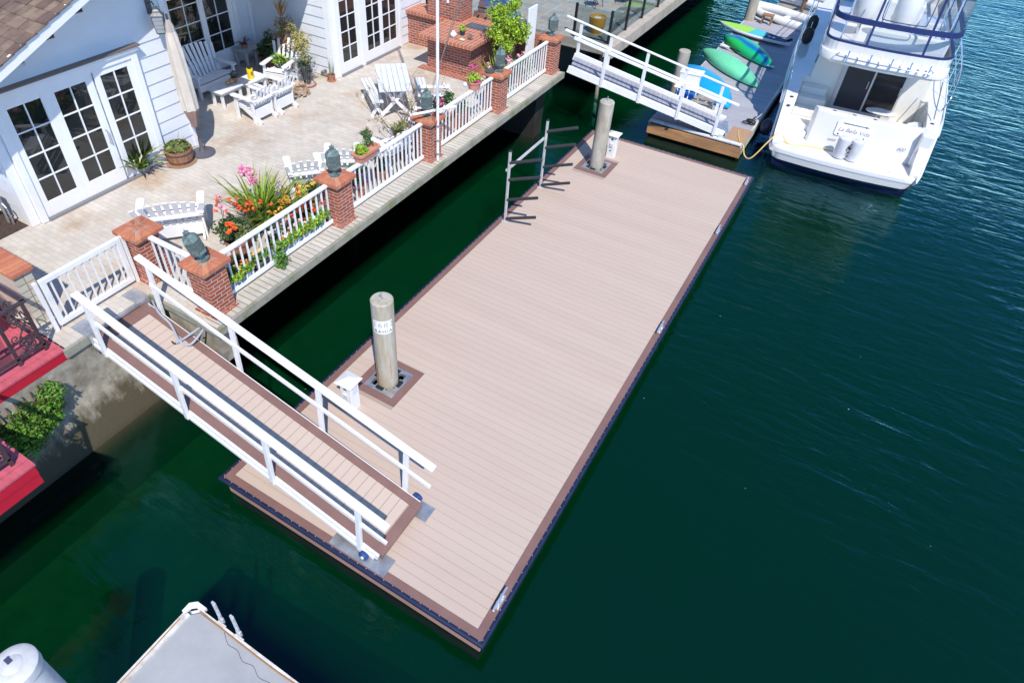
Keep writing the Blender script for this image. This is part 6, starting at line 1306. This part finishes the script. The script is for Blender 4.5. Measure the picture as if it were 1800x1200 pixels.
# aft door
dx0, dx1, zt = -.66, .90, 2.28
mb = MB(); mb.box(dx0-.07,2.74,.45,dx0,2.80,zt); mb.box(dx1,2.74,.45,dx1+.05,2.80,zt); mb.box(dx0,2.74,.45,dx1,2.80,.53); mb.box(dx0,2.73,.53,dx0+.03,2.76,zt); mb.box(.10,2.715,.53,.15,2.765,zt); dfr = yb(mb, 'door_frame', mat('door_metal', (.62,.62,.64), .3, .5), bevel=.004)
MESH = mat('door_screen', (.045,.043,.048), .6, spec=.3)
mb = MB(); mb.box(dx0+.03,2.745,.53,.10,2.77,zt); mb.build('screen_panel', MESH, dfr, world=False)
mb = MB(); mb.box(.15,2.745,.53,dx1,2.77,zt); mb.build('glass_panel', mat('tinted_glass', (.02,.02,.022), .12, spec=.35), dfr, world=False)
mb = MB(); mb.prism([(-.05,0),(.05,0),(.05,.01),(-.05,.01)],0,.01); mb.v = []; mb.f = []; mb.mi = []
mb.box(.02,2.70,1.20,.05,2.74,1.42); mb.box(dx1-.03,2.70,1.2,dx1,2.74,1.42); mb.build('handle', STEEL, dfr, world=False)
# oval cockpit table
mb = MB(); c = V((.72,2.02,0)); mb.lathe([(.20,1.02),(.31,1.03),(.32,1.05),(.30,1.065)], 28, (0,0,0))
for i in range(len(mb.v)): mb.v[i] = V((mb.v[i].x*1.25+.55, mb.v[i].y*.72+1.72, mb.v[i].z-.02))
tb = yb(mb, 'cockpit_table', GEL, smooth=True); mb = MB(); mb.tube((.55,1.72,.45),(.55,1.72,1.0),.04,12); mb.build('pedestal', STEEL, tb, world=False)
# flybridge
fo = rrect(-1.56,1.56,.78,7.2,.45,.10)
mb = MB(); mb.loft([[V((x*k,y+d,z)) for x,y in fo] for k,d,z in ((.97,.05,2.36),(1,0,2.42),(1.0,0,2.50),(.985,.03,2.60))]); yb(mb, 'flybridge_deck', GEL, smooth=True)
fi = rrect(-1.50,1.50,.98,7.1,.45,.10)
mb = MB(); N = len(fi)
for k in range(N):
    a = fi[k]; b = fi[(k+1)%N]
    mb.bar((*a,2.72),(*b,2.72),.05,.25)
yb(mb, 'bulwark', GEL)
VIN = bpy.data.materials.new('clear_vinyl'); VIN.use_nodes = True; n = VIN.node_tree.nodes; l = VIN.node_tree.links; n.remove(n['Principled BSDF'])
a = n.new('ShaderNodeBsdfTransparent'); a.inputs[0].default_value = (.86,.90,.95,1); b = n.new('ShaderNodeBsdfGlossy'); b.inputs[1].default_value = .12; f = facing(n, l); mx = n.new('ShaderNodeMixShader')
nz = n.new('ShaderNodeTexNoise'); nz.inputs['Scale'].default_value = 2.5; bp = n.new('ShaderNodeBump'); bp.inputs['Strength'].default_value = .5; bp.inputs['Distance'].default_value = .03; l.new(nz.outputs[0], bp.inputs['Height']); l.new(bp.outputs[0], b.inputs['Normal'])
l.new(f, mx.inputs[0]); l.new(a.outputs[0], mx.inputs[1]); l.new(b.outputs[0], mx.inputs[2]); l.new(mx.outputs[0], n['Material Output'].inputs[0])
def fr(z): k = 1-.03*(z-2.85); dy = .10*(z-2.85); return [V((x*k, y+dy, z)) for x, y in fi]
mb = MB(); mb.loft([fr(2.86), fr(3.45), fr(4.35)], caps=False); yb(mb, 'vinyl_panels', VIN, smooth=True)
def sweep(mb, z, r0, r1):
    q = fr(z); q = q[:]; 
    for k in range(len(q)): mb.bar(q[k], q[(k+1)%len(q)], r0, r1)
mb = MB(); sweep(mb, 2.87, .05, .055); sweep(mb, 3.42, .05, .125); sweep(mb, 4.36, .06, .10)
q0, q1, q2 = fr(2.86), fr(3.42), fr(4.36)
def near(x, q): return min(range(len(q)), key=lambda i: abs(q[i].x-x)+(0 if q[i].y < 1.6 else 50))
for x in (-.55,.72):
    i = near(x,q0); mb.bar(q0[i]-V((0,.012,0)), q1[i]-V((0,.012,0)), .055, .02, up=(0,1,0)); mb.bar(q1[i]-V((0,.012,0)), q2[i]-V((0,.012,0)), .055, .02, up=(0,1,0))
for y in (3.2,5.4):
    for s in (-1,1): mb.bar((s*1.50,y,2.87),(s*1.45,y+.1,4.36),.05,.03,up=(1,0,0))
yb(mb, 'canvas_trim', CANV)
mb = MB(); pts = [V((-.42,1.13,3.50)),V((-.40,1.18,4.3)),V((.60,1.18,4.3)),V((.62,1.13,3.62)),V((.50,1.125,3.52)),V((-.30,1.12,3.50))]; mb.path(spline([V((-.42,1.06,4.2)),V((-.42,1.04,3.62)),V((-.30,1.03,3.52)),V((.48,1.03,3.52)),V((.60,1.04,3.62)),V((.60,1.06,4.2))],5), .012, 6); yb(mb, 'zip_seam', CANV)
mb = MB(); mb.loft([[V((x*.97,y*.985+.12,4.40)) for x,y in fi],[V((x*.8,1.6+(y-1.2)*.85,4.52)) for x,y in fi]]); 
# keep the roof forward so the helm shows through the aft panels as in the photograph
mb = MB(); mb.box(-1.40,4.2,4.36,1.40,7.0,4.44); yb(mb, 'canvas_roof', CANV, bevel=.03)
mb = MB()
for x in (-1.15,-.35,.95,1.2): mb.path([(x,1.35,2.62),(x,1.5,3.4),(x,1.7,4.3)], .016, 6)
yb(mb, 'bow_tubes', STEEL, smooth=True)
CUSH = mat('seat_vinyl', (.74,.73,.70), .45, bump=(14,.1))
mb = MB(); mb.box(-.55,1.45,2.6,1.30,1.95,2.95); mb.box(-.55,1.30,2.6,1.30,1.46,3.2); mb.box(.90,1.95,2.6,1.40,3.2,2.95); yb(mb, 'bridge_bench', CUSH, bevel=.05)
for x in (-.78, .18):
    mb = MB(); mb.box(x-.28,2.55,3.05,x+.28,3.05,3.20); sc = yb(mb, 'helm_seat', CUSH, bevel=.06); mb = MB(); mb.lathe([(.27,0),(.30,.15),(.30,.55),(.24,.70)], 22, (x,2.55,3.15)); mb.build('backrest', CUSH, sc, world=False, smooth=True); mb = MB(); mb.tube((x,2.8,2.6),(x,2.8,3.05),.05,12); mb.build('pedestal', STEEL, sc, world=False)
mb = MB(); mb.box(-1.1,3.7,2.6,.7,4.2,3.35); yb(mb, 'helm_console', GEL, bevel=.06)
mb = MB(); mb.box(-.1,2.05,2.6,.55,2.5,3.0); mb.box(.85,3.3,2.6,1.3,3.9,3.05); yb(mb, 'bridge_locker', GEL, bevel=.04)
# rod holders and loop at the aft lip
mb = MB(); mb.path(spline([V((-1.05,.80,2.64)),V((-1.12,.72,2.60)),V((-1.0,.68,2.58)),V((0,.60,2.58)),V((1.0,.66,2.58)),V((1.15,.72,2.60)),V((1.08,.80,2.64))],6), .012, 6); lp = yb(mb, 'rod_rack', STEEL, smooth=True)
for i, x in enumerate((-.85,-.58,-.32,-.08,.18,.42,.62,.85,1.05)): mb = MB(); mb.tube((x,.62,2.50),(x+.01,.74,2.74),.020,8); mb.build('rod_holder', W_ if i%2 else STEEL, lp, world=False, smooth=True)
# side rails
for s in (-1,1):
    mb = MB(); P_ = [V((s*1.98,2.2,1.22)),V((s*2.06,2.3,1.62)),V((s*2.15,3.2,1.95)),V((s*2.2,5,2.05)),V((s*2.17,7,2.15)),V((s*2.0,9,2.3)),V((s*1.5,11.2,2.5))]; mb.path(spline(P_,6), .016, 7); mb.path(spline([p-V((0,0,.35)) for p in P_[2:]],6), .010, 6)
    for y, w, z in ((3.2,2.10,1.2),(4.4,2.15,1.24),(5.6,2.18,1.3),(7,2.17,1.35),(8.5,2.06,1.44)): mb.tube((s*w,y,z),(s*(w+.02),y+.05,z+.8),.012,6)
    yb(mb, 'bow_rail', STEEL, smooth=True)
mb = MB(); mb.path(spline([V((2.02,2.0,1.2)),V((2.1,1.9,1.0)),V((2.12,2.6,.75)),V((2.12,3.0,1.1))],6), .008, 5); mb.path([(1.72,2.4,1.9),(1.80,1.55,1.2)], .014, 6); yb(mb, 'loose_line', mat('dark_line', (.12,.12,.13), .7))
SC_ = mat('scupper_blue', (.02,.03,.10), .3)
for i, (x,y,z) in enumerate(((-1.80,1.28,1.088),(-1.80,.96,.955),(1.80,1.45,1.11),(1.80,1.02,.935),(-.62,1.0,1.062),(-.1,.98,1.062),(.42,.98,1.062))):
    mb = MB(); mb.lathe([(.035,-.01),(.035,.008),(.012,.012)], 12, (0,0,0))
    for k in range(len(mb.v)): mb.v[k] = V((mb.v[k].x*1.5+x, mb.v[k].y+y, mb.v[k].z+z))
    yb(mb, 'deck_fitting', SC_ if i < 4 else STEEL, smooth=True)
# name board and lettering on the sloping transom face
SL = math.atan(.16)
def TM(x, z): # transform for flat things on the transom face
    return Matrix.Translation((x, .695+(z-.12)*.16-.006, z)) @ Matrix.Rotation(PI/2-SL, 4, 'X')
mb = MB(); mb.prism([(-.46,-.17),(-.42,-.21),(.42,-.21),(.46,-.17),(.46,.17),(.42,.21),(-.42,.21),(-.46,.17)], 0, .012); mb.xf(TM(.03,.72)); nb = yb(mb, 'name_board', mat('board_white', (.82,.82,.80), .35), bevel=.004)
INKB = mat('name_ink', (.10,.11,.17), .5)
text_part('La Bella Vida', .155, TM(.03,.69) @ Matrix.Translation((0,0,.0135)), INKB, nb, 'name_lettering', shear=.35, world=False, ext=.001)
mb = MB(); mb.prism([(-.34,0),(-.30,.016),(.24,.012),(.27,.03),(.29,.012),(.36,0),(.29,-.012),(.27,-.03),(.24,-.012),(-.30,-.016)], .0125, .0145); mb.xf(TM(.03,.865)); mb.build('scroll_line', INKB, nb, world=False)
mb = MB()
for x in (-.36,.30): mb.tube((x,-.16,.012),(x,-.16,.02),.022,10)
mb.xf(TM(.03,.72)); mb.build('board_bolt', BLACKM, nb, world=False)
text_part('HUNT', .075, TM(-.42,.36), INKB, ya, 'port_lettering', shear=.15, world=False, ext=.001)
text_part('420', .13, TM(1.28,.52), INKB, ya, 'model_lettering', shear=.5, world=False, ext=.001)
mb = MB(); mb.prism([(1.05,.0),(1.10,.0),(1.10,.02),(1.05,.02)], 0, .01); 
# fenders standing on the platform
t = thing('fender_pair', 'pair of grey white boat fenders strapped upright on the swim platform', 'fender', (6.5,16.2,.125), .07, None)
FEN = mat('fender_vinyl', (.60,.60,.63), .4, var=(6,.08))
for x in (-.17,.15): mb = MB(); mb.lathe([(.10,0),(.165,.03),(.175,.10),(.175,.50),(.165,.57),(.06,.60)], 22, (x,0,0)); mb.build('fender_body', FEN, t, world=False, smooth=True)
mb = MB()
for k in range(4): mb.path([(-.01+.02*(-1)**k,-.16,.12+.11*k),(.02,-.175,.17+.11*k)], .014, 5)
mb.tube((-.01,-.15,.42),(-.03,-.17,.36),.03,8); mb.box(-.25,-.12,-.0,-.22,-.09,.03); mb.box(.20,-.12,0,.23,-.09,.03); mb.build('lashing', BLACKR, t, world=False)
# yellow shore-power lead
mb = MB(); p = [V((3.55,16.4,.02)),V((3.75,15.75,.03)),V((3.93,15.50,.02)),V((4.05,15.42,-.20)),V((4.25,15.35,-.18)),V((4.50,15.62,.25)),V((4.63,16.15,.36)),V((4.72,16.35,.30)),V((5.0,16.15,.14)),V((5.5,16.32,.14)),V((6.1,16.45,.14)),V((6.5,16.48,.14))]
mb.path(spline(p,8), .018, 7); tag(mb.build('power_lead', mat('yellow_lead', (.75,.48,.16), .5), None, smooth=True), 'yellow shore lead looping from the mat on the grey dock up to the yacht stern', 'cable')
mb = MB(); mb.path(spline([V((4.36,18.35,1.0)),V((4.1,18.0,.7)),V((3.95,17.7,.25)),V((3.82,17.35,.08))],6), .016, 6); tag(mb.build('mooring_line', mat('mooring_rope', (.35,.42,.52), .8), None), 'mooring line from the yacht down to the black rope heap', 'rope')
t = thing('round_fender', 'dark round fender hanging at the waterline between the yacht and the grey dock', 'fender', (4.22,17.3,-.1)); mb = MB(); mb.ball((4.18,17.3,-.05), .17,.17,.26, 16, 10); mb.build('ball', NAVY, t, smooth=True); mb = MB(); mb.tube((4.18,17.3,.2),(4.40,17.4,.9),.01,6); mb.build('lanyard', BLACKR, t)
for i, (y, lb) in enumerate(((21.2,'black round fender low on the port side of the yacht, nearer the stern'),(22.6,'black round fender on the port side of the yacht, farther from the stern'))):
    t = thing('round_fender', lb, 'fender', (4.2-.07*(y-16),y,1.2)); mb = MB(); x = 6.47-.07*(y-16)-2.0; mb.lathe([(.06,-.26),(.15,-.16),(.17,0),(.15,.16),(.06,.26)], 18, (x,y,1.52)); mb.build('ball', BLACKR, t, smooth=True); mb = MB(); mb.tube((x,y,1.78),(x,y,1.95),.01,6); mb.build('lanyard', W_, t)
